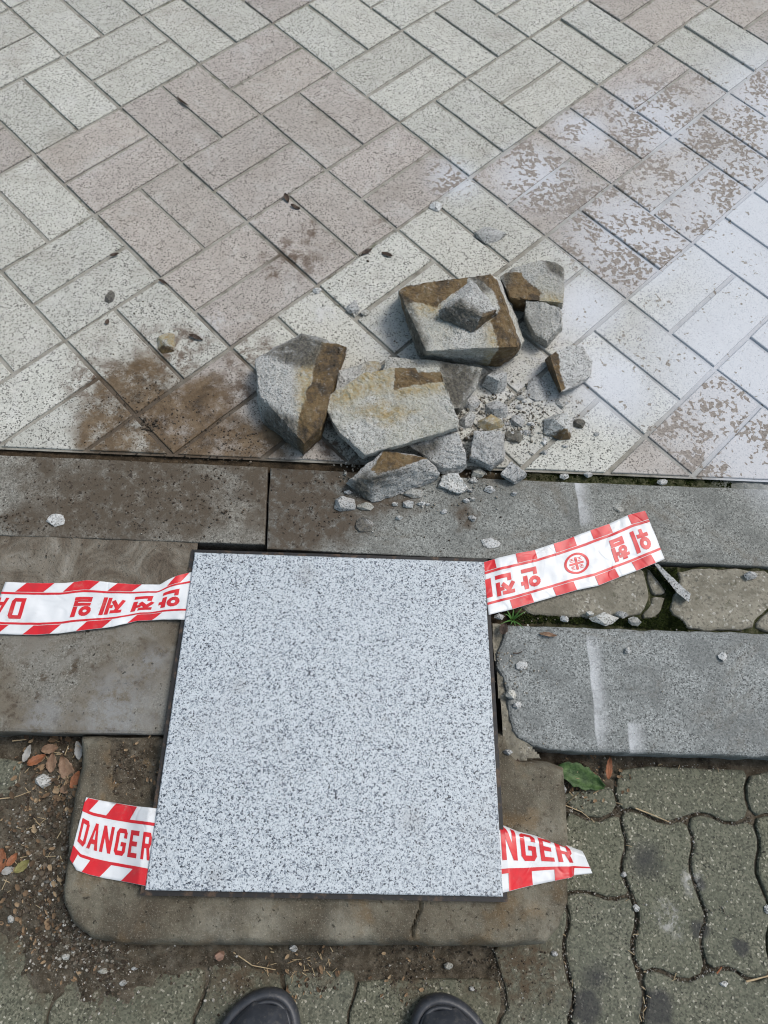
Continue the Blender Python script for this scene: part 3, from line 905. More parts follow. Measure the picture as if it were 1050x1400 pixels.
# ------------------------------------------------------------------ rocks
def rock_mesh(name, pts, edge=.005, amp=.0012, rust=(), ochre=(), dark_tone=(), warm=0.0, seed=0):
    bm = bmesh.new()
    for p in pts: bm.verts.new(p)
    bmesh.ops.remove_doubles(bm, verts=bm.verts, dist=.0005)
    r = bmesh.ops.convex_hull(bm, input=bm.verts)
    bad = [v for v in bm.verts if not v.link_faces]
    bmesh.ops.delete(bm, geom=bad, context='VERTS')
    bmesh.ops.triangulate(bm, faces=bm.faces)
    for _ in range(7):
        le = [e for e in bm.edges if e.calc_length() > edge * 1.5]
        if not le: break
        bmesh.ops.subdivide_edges(bm, edges=le, cuts=1, use_grid_fill=True)
        bmesh.ops.triangulate(bm, faces=bm.faces)
    bm.normal_update()
    zmin = min(v.co.z for v in bm.verts)
    # chips out of the arrises: pull sharp vertices in
    mv = []
    for v in bm.verts:
        sharp = 0
        for e in v.link_edges:
            if len(e.link_faces) == 2:
                sharp = max(sharp, e.calc_face_angle(0))
        nz = mnoise.fractal(v.co * 70 + Vector((seed * 3.1, 0, seed)), .8, 2.2, 4)
        lo = mnoise.noise(v.co * 26 + Vector((seed, seed * 1.7, 0)))
        nv = mnoise.noise_vector(v.co * 260 + Vector((seed, 0, 0)))
        rg_ = abs(mnoise.noise(v.co * 44 + Vector((seed * .7, 3, seed))))
        hf = mnoise.noise(v.co * 210 + Vector((seed, 1, 2)))
        d = amp * (1.1 * nz + .8 * lo - .8 * rg_ + .55 * hf)
        if sharp > .35:
            d -= amp * (.0 + 2.0 * max(0, mnoise.noise(v.co * 95 + Vector((0, seed, 0)))))
        mv.append((v, v.normal * d + nv * amp * .35))
    for v, m in mv: v.co += m
    for v in bm.verts: v.co.z = max(v.co.z, zmin)
    V = np.array([v.co for v in bm.verts])
    F = [tuple(v.index for v in f.verts) for f in bm.faces]
    bm.verts.index_update()
    F = [tuple(v.index for v in f.verts) for f in bm.faces]
    bm.free()
    def fld(polys, soft=.012):
        a = np.zeros(len(V))
        for P in polys:
            d = seg_dist(V[:, 0], V[:, 1], P)
            s_ = np.where(inside_np(V[:, 0], V[:, 1], P), d, -d)
            a = np.maximum(a, np.clip(.5 + s_ / soft, 0, 1))
        return a
    return V, F, {'rust': fld(rust), 'ochre': fld(ochre, .02), 'dark_tone': fld(dark_tone, .012), 'warm': np.full(len(V), warm)}


def rock(name, label, hull, z_pat, rust=(), ochre=(), dark_tone=(), edge=.0036, amp=.0018, group=None, cat='rock', seed=1, warm=.6):
    pts = [at(*h) for h in hull]
    pz = lambda L: [polyxy(P, z_pat) for P in L]
    V, F, A = rock_mesh(name, pts, edge, amp, pz(rust), pz(ochre), pz(dark_tone), warm, seed=seed)
    o = add_mesh(name, V, F, M['rock'], None, False, A)
    tag(o, label, cat, group)
    return o

GB = 'broken granite heap beside the cover'
# wedge at the left of the heap
rock('granite_fragment', 'tall granite wedge with a wide brown mortar band, leftmost large rock of the heap',
     [(349, 491, .050), (363, 483, .052), (395, 470, .055), (412, 456, .055), (430, 459, .058), (473, 474, .068), (437, 585, .078), (416, 606, .066), (405, 578, .066), (354, 540, .054),
      (352, 555, .0), (358, 577, .0), (386, 598, .0), (404, 612, .0), (415, 622, .0), (439, 600, .0), (475, 478, .0), (412, 458, .0), (352, 495, .0)],
     .062, rust=[[(440, 468), (476, 472), (440, 592), (414, 625), (402, 606), (408, 575), (424, 530), (433, 490)]], ochre=[[(405, 500), (440, 470), (425, 560), (408, 600)]], dark_tone=[[(360, 478), (412, 452), (445, 466), (430, 505), (400, 500)], [(352, 545), (405, 575), (415, 625), (352, 590)]], group=GB, seed=2, warm=0.35)
# large yellowish slab in the middle
rock('granite_fragment', 'broad yellow-stained granite slab with a brown mortar patch, in the middle of the heap',
     [(444, 556, .062), (450, 541, .064), (476, 527, .072), (499, 509, .075), (540, 503, .076), (600, 501, .076), (607, 526, .074), (627, 575, .070), (624, 585, .066), (556, 602, .058), (499, 622, .054), (463, 590, .056),
      (496, 628, .032), (556, 606, .034), (626, 590, .040), (462, 594, .03), (448, 556, .03), (500, 520, .03), (600, 512, .03)],
     .070, rust=[[(539, 503), (568, 502), (570, 511), (603, 510), (607, 522), (575, 528), (538, 533)]], ochre=[[(440, 545), (500, 505), (540, 500), (538, 535), (500, 540), (470, 555)], [(538, 528), (610, 520), (612, 536), (540, 545)], [(480, 560), (520, 548), (570, 560), (530, 580)]], group=GB, seed=3, warm=1.0)
# piece behind it
rock('granite_fragment', 'flat grey granite slab tucked under the yellow-stained slab, its corner showing at the right',
     [(527, 488, .044), (600, 493, .046), (660, 503, .046), (650, 530, .040), (628, 558, .034), (560, 560, .03), (520, 530, .03), (648, 536, .0), (628, 566, .0), (658, 510, .0), (527, 492, .0), (530, 560, 0)], .04, dark_tone=[[(600, 495), (660, 503), (628, 560), (606, 540)]], group=GB, seed=4, warm=0.9)
rock('granite_fragment', 'small grey granite piece wedged between the mortar-banded wedge and yellow-stained slab',
     [(463, 508, .05), (500, 494, .052), (519, 493, .052), (521, 503, .05), (480, 530, .046), (458, 540, .040), (470, 545, .03), (459, 545, .0), (464, 512, .0), (520, 500, .0), (500, 545, 0)], .05, ochre=[[(505, 490), (522, 492), (522, 505), (500, 505)]], group=GB, seed=5)
# big slab at the top
rock('granite_fragment', 'large granite slab with brown mortar along two edges, carrying a smaller rock on top',
     [(544, 396, .070), (554, 391, .074), (600, 384, .078), (637, 380, .080), (670, 375, .086), (679, 383, .086), (709, 474, .084), (630, 476, .080), (583, 480, .076), (578, 462, .074), (556, 414, .072),
      (545, 402, .02), (559, 446, .012), (570, 486, .002), (578, 492, .0), (640, 499, .0), (684, 501, .0), (708, 486, .012), (717, 466, .02), (688, 385, .02), (552, 398, .0), (690, 395, 0)],
     .078, rust=[[(542, 398), (552, 389), (637, 378), (640, 390), (612, 408), (598, 420), (570, 412), (556, 415), (546, 408)], [(646, 379), (672, 372), (682, 384), (720, 468), (712, 480), (682, 478), (670, 442), (684, 426), (672, 400)]], ochre=[[(556, 410), (600, 412), (600, 432), (575, 430)], [(662, 436), (690, 440), (690, 476), (668, 476)]], dark_tone=[[(540, 395), (560, 410), (585, 465), (580, 495), (560, 470)], [(640, 378), (655, 378), (670, 400), (650, 410)]], group=GB, seed=6, warm=0.85)
rock('granite_fragment', 'small angular granite rock with a dark split face, resting on top of the large slab',
     [(606, 421, .104), (643, 382, .116), (652, 387, .118), (680, 424, .108), (660, 434, .110), (629, 416, .116), (600, 424, .094), (601, 436, .082), (646, 455, .082), (662, 440, .086), (681, 430, .085), (646, 392, .085), (610, 424, .082)],
     .10, rust=[[(658, 434), (682, 424), (684, 432), (650, 456), (644, 456)]], dark_tone=[[(598, 424), (629, 416), (662, 434), (648, 458), (600, 440)], [(598, 424), (629, 418), (662, 436), (648, 458), (600, 440)]], edge=.0035, group=GB, seed=7, warm=0.3)
rock('granite_fragment', 'blocky granite piece with brown mortar corner at the top right of the heap',
     [(684, 378, .052), (699, 367, .056), (741, 354, .058), (759, 357, .056), (771, 366, .054), (770, 414, .056), (739, 409, .054), (697, 407, .052),
      (686, 384, .0), (696, 424, .0), (717, 427, .0), (768, 424, .0), (771, 372, .0), (742, 360, .0)],
     .055, rust=[[(690, 372), (712, 372), (722, 384), (740, 400), (738, 412), (718, 430), (694, 426), (692, 408)]], ochre=[[(738, 400), (770, 408), (768, 418), (738, 412)]], dark_tone=[[(740, 352), (772, 362), (772, 382), (748, 372)], [(684, 376), (700, 366), (700, 385), (690, 400)]], group=GB, seed=8, warm=0.9)
rock('granite_fragment', 'rounded grey granite lump just below the block at the top right of the heap',
     [(719, 410, .050), (740, 412, .054), (766, 421, .052), (769, 444, .044), (748, 466, .036), (732, 458, .036), (718, 432, .042), (716, 436, .0), (730, 468, .0), (748, 475, .0), (769, 452, .0), (768, 425, .0), (720, 416, .0)], .048, dark_tone=[[(716, 425), (735, 455), (748, 476), (720, 470)]], group=GB, seed=9, warm=0.6)
rock('granite_fragment', 'upright granite flake with a dark brown left face, at the right end of the heap',
     [(752, 487, .050), (758, 481, .050), (780, 471, .046), (797, 474, .044), (810, 494, .036), (806, 514, .030), (792, 526, .026), (768, 536, .030), (744, 492, .006), (764, 538, .0), (790, 530, .0), (808, 516, .0), (809, 498, .0), (795, 478, .0), (748, 494, .0)],
     .02, rust=[[(740, 488), (752, 484), (770, 536), (762, 545), (740, 500)]], edge=.004, amp=.0011, group=GB, seed=10, warm=0.15)
rock('granite_fragment', 'low granite rock with a smooth brown top, nearest of the heap to the cover',
     [(478, 655, .034), (497, 640, .040), (524, 617, .048), (560, 620, .05), (584, 627, .05), (556, 640, .052), (512, 652, .048), (603, 648, .022), (600, 655, .0), (556, 674, .0), (508, 687, .0), (496, 680, .0), (474, 661, .004), (530, 622, .0), (590, 632, .0)],
     .048, rust=[[(508, 640), (524, 615), (586, 626), (548, 641), (515, 650)]], dark_tone=[[(478, 655), (500, 640), (515, 650), (500, 680)], [(500, 650), (560, 640), (540, 652), (510, 660)]], group=GB, seed=11, warm=0.2)
rock('granite_fragment', 'grey granite piece under the lower right corner of the yellow-stained slab',
     [(560, 609, .036), (590, 600, .040), (613, 595, .044), (626, 591, .046), (637, 620, .034), (637, 636, .022), (606, 640, .020), (590, 628, .026), (604, 649, .0), (628, 649, .0), (638, 640, .0), (628, 596, .0), (564, 614, .0)], .04, dark_tone=[[(560, 606), (600, 600), (600, 615), (575, 620)]], group=GB, seed=12, warm=0.25)
rock('granite_fragment', 'thin pale granite flake lying on the kerb, right of the brown-topped rock',
     [(604, 649, .014), (627, 646, .018), (641, 668, .012), (627, 675, .008), (600, 664, .008), (628, 677, .0), (598, 665, .0), (642, 670, .0), (606, 650, 0)], .012, edge=.0035, group=GB, seed=13, warm=0.3)
rock('granite_fragment', 'square pale granite chunk standing beside the kerb, right of centre in the heap',
     [(648, 589, .040), (684, 588, .042), (688, 604, .040), (687, 626, .030), (672, 636, .026), (642, 624, .032), (666, 612, .042), (640, 630, .0), (670, 645, .0), (690, 630, .0), (689, 594, .0), (648, 594, .0)], .04, rust=[[(638, 596), (646, 592), (643, 632), (636, 636)]], edge=.004, group=GB, seed=14, warm=0.1)
rock('granite_fragment', 'diamond-shaped pale granite chunk perched half on the kerb',
     [(700, 629, .022), (720, 648, .018), (702, 659, .016), (684, 648, .020), (704, 664, .0), (684, 653, .0), (720, 652, .0), (700, 633, .0)], .02, edge=.0035, group=GB, seed=15, warm=0.0)


def small_rock(label, x0, y0, x1, y1, h, yellow=False, name='granite_chip', seed=0, ochre=False, rust=False, dark_tone=False, flat=.5, cat='stone', group='granite chips around the heap', z0=0.0, mat=None, edge=.0035, rot=0.0):
    rg = random.Random(seed * 77 + 5)
    mx, my = (x0 + x1) / 2, (y0 + y1) / 2
    if z0 < -.03:
        c = at(mx, my, z0); z0 = max(z0, ground_z(c.x, c.y) - h * .15)
    c = at(mx, my, z0)
    rx = (at(x1, my, z0) - at(x0, my, z0)).length / 2
    ry = (at(mx, y0, z0) - at(mx, y1, z0)).length / 2
    ry = max(ry - h * .18, ry * .6)
    pts = []
    for k in range(7):
        a = k / 7 * 6.283 + rg.uniform(-.3, .3) + rot
        rr = rg.uniform(.8, 1.1)
        pts.append(Vector((c.x + math.cos(a) * rx * rr, c.y + math.sin(a) * ry * rr, z0 + rg.uniform(0, .15) * h)))
    for k in range(4):
        a = k / 4 * 6.283 + rg.uniform(-.5, .5)
        rr = rg.uniform(.45, .95)
        pts.append(Vector((c.x + math.cos(a) * rx * rr, c.y + math.sin(a) * ry * rr, z0 + h * rg.uniform(.5, 1.05))))
    big = [[(c.x - 1, c.y - 1), (c.x + 1, c.y - 1), (c.x + 1, c.y + 1), (c.x - 1, c.y + 1)]]
    half = [[(c.x - 1, c.y - 1), (c.x + 1, c.y - 1), (c.x + 1, c.y - ry * .2), (c.x - 1, c.y - ry * .9)]]
    V, F, A = rock_mesh(name, pts, edge, min(.0007, h * .035), half if rust else (), big if yellow else (), big if dark_tone else (), .9 if ochre else rg.choice((0, .1, .3)), seed=seed)
    o = add_mesh(name, V, F, mat or M['rock'], None, False, A)
    tag(o, label, cat, group)
    return o


SM = [
    ('pale granite chunk touching the front edge of the large slab', 657, 501, 696, 546, .036, {}),
    ('two-lobed pale granite chip below the chunk at the large slab', 663, 543, 697, 578, .024, {}),
    ('slim leaning grey chip right of the yellow-stained slab', 627, 537, 660, 567, .022, {}),
    ('small blue-grey chip at the right corner of the yellow-stained slab', 627, 565, 650, 590, .018, {}),
    ('flat yellowish chip behind the square pale chunk', 650, 569, 692, 591, .014, dict(ochre=True, yellow=True)),
    ('small round whitish chip right of the yellowish chip', 696, 566, 718, 588, .014, {}),
    ('small brownish chip right of the square pale chunk', 689, 586, 716, 608, .010, dict(ochre=True, dark_tone=True)),
    ('thin round white flake with a dark dent, left of the brown-faced flake', 717, 512, 752, 553, .007, {}),
    ('thin white flake just below the brown-faced flake', 758, 538, 777, 561, .006, {}),
    ('angular grey chip with a brown underside at the right of the heap, crossing a joint', 740, 563, 787, 609, .028, dict(rust=True)),
    ('dark brown chip lying in the paver joint at the right', 783, 571, 802, 589, .012, dict(dark_tone=True, rust=True)),
    ('flat cream chip in the joint below the square pale chunk', 642, 639, 665, 656, .010, dict(ochre=True)),
    ('pale oval chip on the kerb left of the brown-topped rock', 453, 676, 490, 704, .014, {}),
    ('cream chip on the kerb touching the pale oval chip', 487, 686, 513, 700, .008, dict(ochre=True)),
    ('tiny white chip on the kerb below the brown-topped rock', 549, 683, 567, 697, .008, {}),
    ('ochre chip peeking out under the brown-topped rock', 552, 666, 580, 684, .010, dict(ochre=True)),
    ('dark thin shard on the kerb below the pale oval chip', 484, 704, 510, 730, .004, dict(dark_tone=True)),
    ('round grey chip alone on the kerb below the square pale chunk', 661, 663, 677, 676, .008, {}),
    ('flat grey rock lying on the pavers above the heap', 645, 309, 693, 334, .012, {}),
    ('small bluish chip at a paver corner above the heap', 587, 276, 606, 290, .007, {}),
    ('white chip on the pavers between the wedge and the large slab', 473, 411, 494, 433, .009, {}),
    ('cream crumb beside the white chip left of the large slab', 492, 423, 507, 434, .006, dict(ochre=True)),
    ('tiny white chip at a paver corner left of the large slab', 427, 392, 440, 403, .006, {}),
    ('yellow and brown pebble alone on the pavers at left', 212, 452, 243, 487, .018, dict(yellow=True, rust=True)),
    ('white shard alone on the left kerb stone', 61, 701, 92, 720, .005, {}),
    ('white chip in the mossy joint right of the heap', 897, 654, 914, 665, .006, {}),
    ('pale chip in the mossy joint below the pavers', 764, 646, 778, 657, .006, {}),
    ('thin white scab of mortar on the kerb above the cover', 656, 735, 684, 750, .003, {}),
    ('cream chip on the kerb above the striped tape', 839, 689, 853, 701, .004, dict(ochre=True)),
    ('white chip on the right concrete chunk', 1016, 780, 1035, 794, .008, {}),
    ('long concrete crumb in the strip below the striped tape', 804, 836, 846, 858, .012, dict(ochre=True)),
    ('white chip behind the long concrete crumb', 841, 833, 859, 848, .010, {}),
    ('pale chip right of the long concrete crumb', 857, 842, 877, 858, .010, dict(ochre=True)),
    ('white chip left of the long concrete crumb', 765, 840, 778, 853, .007, {}),
    ('small concrete crumb left end of the crumbs below the tape', 799, 833, 813, 845, .008, dict(ochre=True)),
    ('white chip under the tape corner beside the cover', 675, 838, 690, 849, .006, {}),
    ('cream sliver broken off the chipped kerb end', 690, 940, 706, 958, .008, dict(ochre=True)),
    ('white chip at the chipped kerb end', 701, 958, 713, 970, .005, {}),
    ('white chip between the cover and the rounded kerb corner', 687, 1022, 701, 1035, .010, {}),
    ('pale chip on the upper part of the lower kerb stone', 704, 903, 723, 917, .003, {}),
    ('white chip on the lower kerb stone near the streak', 853, 884, 862, 895, .004, {}),
    ('pale chip on the lower kerb stone at right', 981, 890, 995, 905, .004, {}),
    ('dark grey chip on the pavers at left', 143, 396, 158, 417, .006, dict(dark_tone=True)),
]
for k, (lab, x0, y0, x1, y1, h, kw_) in enumerate(SM):
    small_rock(lab, x0, y0, x1, y1, h, seed=k + 20, **kw_)
rgc = random.Random(77)
for k in range(48):
    px, py = (rgc.gauss(700, 45), rgc.gauss(575, 35))
    if k > 33: px, py = rgc.uniform(430, 700), rgc.uniform(650, 705)
    w_ = rgc.uniform(7, 14)
    small_rock('tiny pale granite chip among the crumbs around the rock heap', px, py, px + w_, py + w_ * rgc.uniform(.6, .9), w_ * .0005, seed=300 + k, group='tiny granite chips', edge=.003)
# street level pebbles
PB = [
    ('pinkish square pebble in front of the concrete surround', 290, 1296, 309, 1316, .010, dict(mat=M['pebble_pink'])),
    ('pale grey chip in the debris in front of the surround', 395, 1287, 409, 1304, .008, {}),
    ('white angular pebble at the lower left', 163, 1337, 174, 1350, .006, {}),
    ('cream pebble on the soil at the lower left', 179, 1318, 190, 1328, .006, {}),
    ('grey pebble in the dirt left of the surround', 84, 1298, 98, 1315, .007, dict(ochre=True)),
    ('cream pebble at the left edge of the dirt', 9, 1249, 23, 1264, .006, dict(ochre=True)),
    ('pale pebble in the dirt near the danger tape', 68, 1198, 79, 1215, .007, {}),
    ('grey rounded stone in the dirt near the danger tape', 60, 1200, 70, 1210, .006, dict(dark_tone=True)),
    ('flat grey stone among the dead leaves', 48, 1055, 76, 1080, .010, {}),
    ('white chip beside the green leaf', 761, 1069, 775, 1087, .007, {}),
    ('white chip on the joint of the wavy pavers, upper', 848, 1190, 857, 1201, .005, {}),
    ('white chip on the joint of the wavy pavers, lower', 865, 1234, 874, 1248, .005, {}),
    ('white chip on the joint near the right edge', 1043, 1235, 1056, 1252, .006, {}),
    ('white chip on the wavy paver at the bottom right', 983, 1340, 996, 1350, .004, {}),
    ('white chip on the sandy paver below the surround corner', 753, 1298, 763, 1309, .005, {}),
    ('tan pebble in the soil below the crack', 607, 1314, 619, 1327, .006, dict(ochre=True)),
    ('pale chip on the rectangular paver above the right clog', 641, 1347, 649, 1357, .004, {}),
    ('cream chip in the dirt under the pebble pair', 132, 1320, 150, 1333, .006, dict(ochre=True)),
]
for k, (lab, x0, y0, x1, y1, h, kw_) in enumerate(PB):
    kw_ = dict(kw_); kw_.setdefault('group', 'pebbles on the street side')
    small_rock(lab, x0, y0, x1, y1, h, name='pebble', seed=k + 90, z0=ZS + .001, cat='pebble', edge=.003, **kw_)
# long sliver beside the tape end
V = [(894, 770, .010), (900, 771, .011), (925, 794, .012), (944, 812, .012), (942, 823, .010), (926, 811, .010), (907, 788, .009), (896, 774, -.004), (925, 802, -.006), (943, 818, -.006), (908, 788, -.006)]
rock('granite_sliver', 'long pointed white granite sliver at the end of the upper right tape', V, .01, edge=.003, amp=.0006, cat='stone', seed=17, warm=0)

# ------------------------------------------------------------------ barrier tape
def polyline(pts):
    P = np.array(pts, float)
    L = np.r_[0, np.cumsum(np.hypot(*np.diff(P[:, :2], axis=0).T))]
    L /= L[-1]
    return lambda s: np.array([np.interp(s, L, P[:, k]) for k in range(P.shape[1])])


class Tape:
    """s runs along the tape in reading direction, t across it upwards as the print reads"""
    def __init__(s, name, label, low, high, wr=.0012, seed=0, curl=None, ground=None):
        s.ground = ground
        s.lo, s.hi = polyline(low), polyline(high)
        s.wr, s.seed, s.curl = wr, seed, curl
        s.lift = 0
        s.root = None
        V, F = [], []
        nu, nv = 84, 26
        pts = [[s.map(i / nu, j / nv, 0) for j in range(nv + 1)] for i in range(nu + 1)]
        for r in pts: V += r
        for i in range(nu):
            for j in range(nv):
                a = i * (nv + 1) + j
                F.append((a, a + nv + 1, a + nv + 2, a + 1))
        base = at(*s.at2(.5, .5)[:2], 0)
        s.root = empty(name, (base.x, base.y, s.map(.5, .5, 0)[2] - .003))
        tag(s.root, label, 'tape', 'barrier tape ends held down by the cover')
        o = add_mesh('film', V, F, M['tape_white'], s.root, True)
        md = o.modifiers.new('t', 'SOLIDIFY'); md.thickness = .00025; md.offset = 0

    def at2(s, u, t):
        return s.lo(u) * (1 - t) + s.hi(u) * t

    def map(s, u, t, h):
        cu = s.curl
        drop = 0; back = 0
        tt = t
        if cu and t > cu:
            a = (t - cu) / (1 - cu)
            tt = cu; drop = .014 * math.sin(min(a * 2.2, 1.57)); back = .006 * (math.sin(a * 3.1))
        q = s.lo(u) * (1 - tt / (cu or 1)) + s.hi(u) * (tt / (cu or 1))
        p = at(q[0], q[1], q[2])
        w = mnoise.noise(Vector((p.x * 38 + s.seed, p.y * 38, s.seed))) * s.wr * 1.3 + mnoise.noise(Vector((p.x * 95, p.y * 60 + s.seed, 2))) * s.wr * .45
        z = p.z + w
        if s.ground:
            g_ = s.ground(p.x, p.y) + .0022
            z = g_ + .5 * ((z - g_) + math.sqrt((z - g_) ** 2 + .000012))
        return (p.x, p.y + back, z - drop + h)

    def prints(s, name, polys, h0=0.0, kind=None):
        """flat red print laid on the film: polygons in (u,t), cut fine, one object"""
        V, F = [], []
        for k, P in enumerate(polys):
            bm = bmesh.new()
            f = bm.faces.new([bm.verts.new((x, y, 0)) for x, y in P])
            bmesh.ops.triangulate(bm, faces=[f])
            for _ in range(6):
                le = [e for e in bm.edges if math.hypot((e.verts[0].co.x - e.verts[1].co.x) * 2.6, (e.verts[0].co.y - e.verts[1].co.y)) > .06]
                if not le: break
                bmesh.ops.subdivide_edges(bm, edges=le, cuts=1)
                bmesh.ops.triangulate(bm, faces=bm.faces)
            bm.verts.index_update()
            b = len(V)
            for v in bm.verts: V.append(s.map(v.co.x, v.co.y, .0007 + .00003 * (k % 6) + h0))
            for f in bm.faces: F.append(tuple(b + v.index for v in f.verts))
            bm.free()
        if not V: return
        o = add_mesh(name, V, F, M['tape_red'], s.root, True)
        bm = bmesh.new(); bm.from_mesh(o.data); bm.normal_update()
        fl = [f for f in bm.faces if f.normal.z < 0]
        if fl: bmesh.ops.reverse_faces(bm, faces=fl)
        bm.to_mesh(o.data); bm.free()
        if kind: o['kind'] = kind
        return o

    def each(s, name, polys):
        for P in polys: s.prints(name, [P])


def stroke(pts, w):
    """stroke polygons in a unit box, one quad per segment, extended to square corners"""
    out = []
    for a, b in zip(pts[:-1], pts[1:]):
        dx, dy = b[0] - a[0], b[1] - a[1]
        L = math.hypot(dx, dy); dx /= L; dy /= L
        e = w / 2
        ax, ay, bx, by = a[0] - dx * e * .0, a[1] - dy * e * .0, b[0] + dx * e * .0, b[1] + dy * e * .0
        out.append([(ax - dy * e, ay + dx * e), (ax + dy * e, ay - dx * e), (bx + dy * e, by - dx * e), (bx - dy * e, by + dx * e)])
    return out


def bar(x0, y0, x1, y1):
    return [[(x0, y0), (x1, y0), (x1, y1), (x0, y1)]]


def arc(cx_, cy2, rx, ry, a0, a1, w, n=14):
    out = []
    for k in range(n):
        a, b = math.radians(a0 + (a1 - a0) * k / n), math.radians(a0 + (a1 - a0) * (k + 1) / n)
        out.append([(cx_ + rx * math.cos(a), cy2 + ry * math.sin(a)), (cx_ + rx * math.cos(b), cy2 + ry * math.sin(b)),
                    (cx_ + (rx - w) * math.cos(b), cy2 + (ry - w) * math.sin(b)), (cx_ + (rx - w) * math.cos(a), cy2 + (ry - w) * math.sin(a))])
    return out


GL = {
    # Hangul blocks drawn in a unit box
    'an': arc(.32, .72, .28, .27, 0, 360, .15) + bar(.68, .36, .86, 1.0) + bar(.86, .62, 1.0, .78) + bar(.14, .0, .30, .34) + bar(.30, .0, .90, .16),
    'jeon': bar(.04, .84, .62, .98) + stroke([(.34, .84), (.05, .46)], .16) + stroke([(.32, .74), (.60, .46)], .16) + bar(.76, .36, .93, 1.0) + bar(.56, .62, .76, .76) + bar(.14, .0, .30, .32) + bar(.30, .0, .93, .15),
    'je': bar(.02, .78, .52, .92) + stroke([(.28, .78), (.03, .18)], .15) + stroke([(.26, .58), (.50, .2)], .15) + bar(.63, .02, .76, .98) + bar(.50, .46, .63, .60) + bar(.85, .0, 1.0, 1.0),
    'il': arc(.30, .74, .27, .25, 0, 360, .15) + bar(.74, .50, .92, 1.0) + bar(.14, .32, .92, .43) + bar(.78, .22, .92, .32) + bar(.14, .17, .92, .22) + bar(.14, .11, .28, .17) + bar(.14, .0, .94, .11),
    'wi': arc(.34, .70, .28, .28, 0, 360, .15) + bar(.04, .24, .64, .38) + bar(.28, .02, .44, .24) + bar(.76, .0, .94, 1.0),
    'heom': bar(.22, .90, .44, 1.0) + bar(.04, .78, .62, .88) + arc(.33, .58, .23, .19, 0, 360, .12) + bar(.76, .38, .94, 1.0) + bar(.60, .62, .76, .75) + bar(.16, .20, .92, .32) + bar(.16, .12, .33, .20) + bar(.75, .12, .92, .20) + bar(.16, .0, .92, .12),
    'D': bar(.0, .0, .26, 1.0) + bar(.26, .86, .62, 1.0) + bar(.26, .0, .62, .14) + arc(.62, .80, .38, .20, 0, 90, .0, 1) + [[(.72, .14), (1.0, .14), (1.0, .86), (.72, .86)], [(.62, .86), (.72, .86), (1.0, .86), (.84, 1.0), (.62, 1.0)], [(.62, .14), (.62, .0), (.84, .0), (1.0, .14)]],
    'A': [[(.0, .0), (.26, .0), (.50, .92), (.38, 1.0)], [(.38, 1.0), (.50, .78), (.62, 1.0)], [(.74, .0), (1.0, .0), (.62, 1.0), (.50, .86)], [(.33, .22), (.67, .22), (.63, .36), (.37, .36)]],
    'N': bar(.0, .0, .25, 1.0) + bar(.75, .0, 1.0, 1.0) + [[(.25, 1.0), (.25, .62), (.75, .0), (.75, .38)]],
    'G': bar(.0, .14, .26, .86) + [[(.0, .86), (.26, .86), (.36, .87), (.64, .87), (.74, .86), (1.0, .86), (.82, 1.0), (.18, 1.0)], [(.0, .14), (.18, .0), (.82, .0), (1.0, .14), (.74, .14), (.26, .14)]] + bar(.74, .68, 1.0, .86) + bar(.74, .14, 1.0, .48) + bar(.52, .36, .74, .48),
    'E': bar(.0, .0, .28, 1.0) + bar(.28, .86, .96, 1.0) + bar(.28, .44, .84, .58) + bar(.28, .0, .96, .14),
    'R': bar(.0, .0, .27, 1.0) + bar(.27, .87, .70, 1.0) + bar(.27, .44, .70, .57) + [[(.72, .57), (.98, .60), (.98, .84), (.72, .87)], [(.70, .87), (.98, .84), (.84, 1.0), (.70, 1.0)], [(.70, .44), (.86, .46), (.98, .60), (.70, .57)], [(.52, .44), (.80, .44), (1.0, .0), (.72, .0)]],
}


def glyph(ch, u0, u1, t0, t1, slant=0.0):
    out = []
    for P in GL[ch]:
        if abs(area2(P)) < 1e-5: continue
        if area2(P) < 0: P = P[::-1]
        P = inset(P, -.022)
        Q = [(u0 + (x + slant * (y - .5)) * (u1 - u0), t0 + y * (t1 - t0)) for x, y in P]
        out.append(Q)
    return out


def stripes(lst, t0, t1, sl=0.0):
    """lst of (u0,u1) red bars between t0 and t1, slanted by sl in u"""
    return [[(a - sl, t0), (b - sl, t0), (b + sl, t1), (a + sl, t1)] for a, b in lst]


def lin(x, xa, xb): return (x - xa) / (xb - xa)
def cl(P):
    out = []
    for Q in P:
        Q = clip_half(Q, (0.001, 0), (1, 0))
        if len(Q) > 2: Q = clip_half(Q, (.999, 0), (-1, 0))
        if len(Q) > 2 and abs(area2(Q)) > 1e-6: out.append(Q)
    return out

lz = lambda px, py: lidpt(px, py).z - .0045
# upper left: reads upside down, s from the cover leftwards, t=1 at the picture's lower edge
zA, zB = lz(266, 785), lz(258, 845)
low = [(268, 780, zA), (254, 784, zA), (246, 786, .007), (235, 790, .007), (219, 799, .005), (187, 799, .004), (157, 797, .006), (120, 793, .006), (88, 797, .004), (53, 797, .004), (8, 796, .003)]
high = [(258, 848, zB), (244, 847, zB), (236, 847, .006), (224, 847, .004), (187, 849, .003), (155, 857, .004), (120, 861, .004), (80, 866, .003), (48, 868, .002), (0, 867, .002), (-22, 865, .002)]
ul = Tape('barrier_tape', 'crumpled red and white barrier tape leaving the cover at upper left, printed upside down', low, high, .0016, 3)
ux = lambda x: lin(x, 265, -6)
TS = .19
ul.each('edge_bar', cl(stripes([(ux(250), ux(230)), (ux(180), ux(146)), (ux(121), ux(84)), (ux(57), ux(18))], 0.004, TS - .012, .02)
          + stripes([(ux(222), ux(189)), (ux(155), ux(121)), (ux(86), ux(50)), (ux(17), ux(-25))], 1 - TS + .012, .996, .02)))
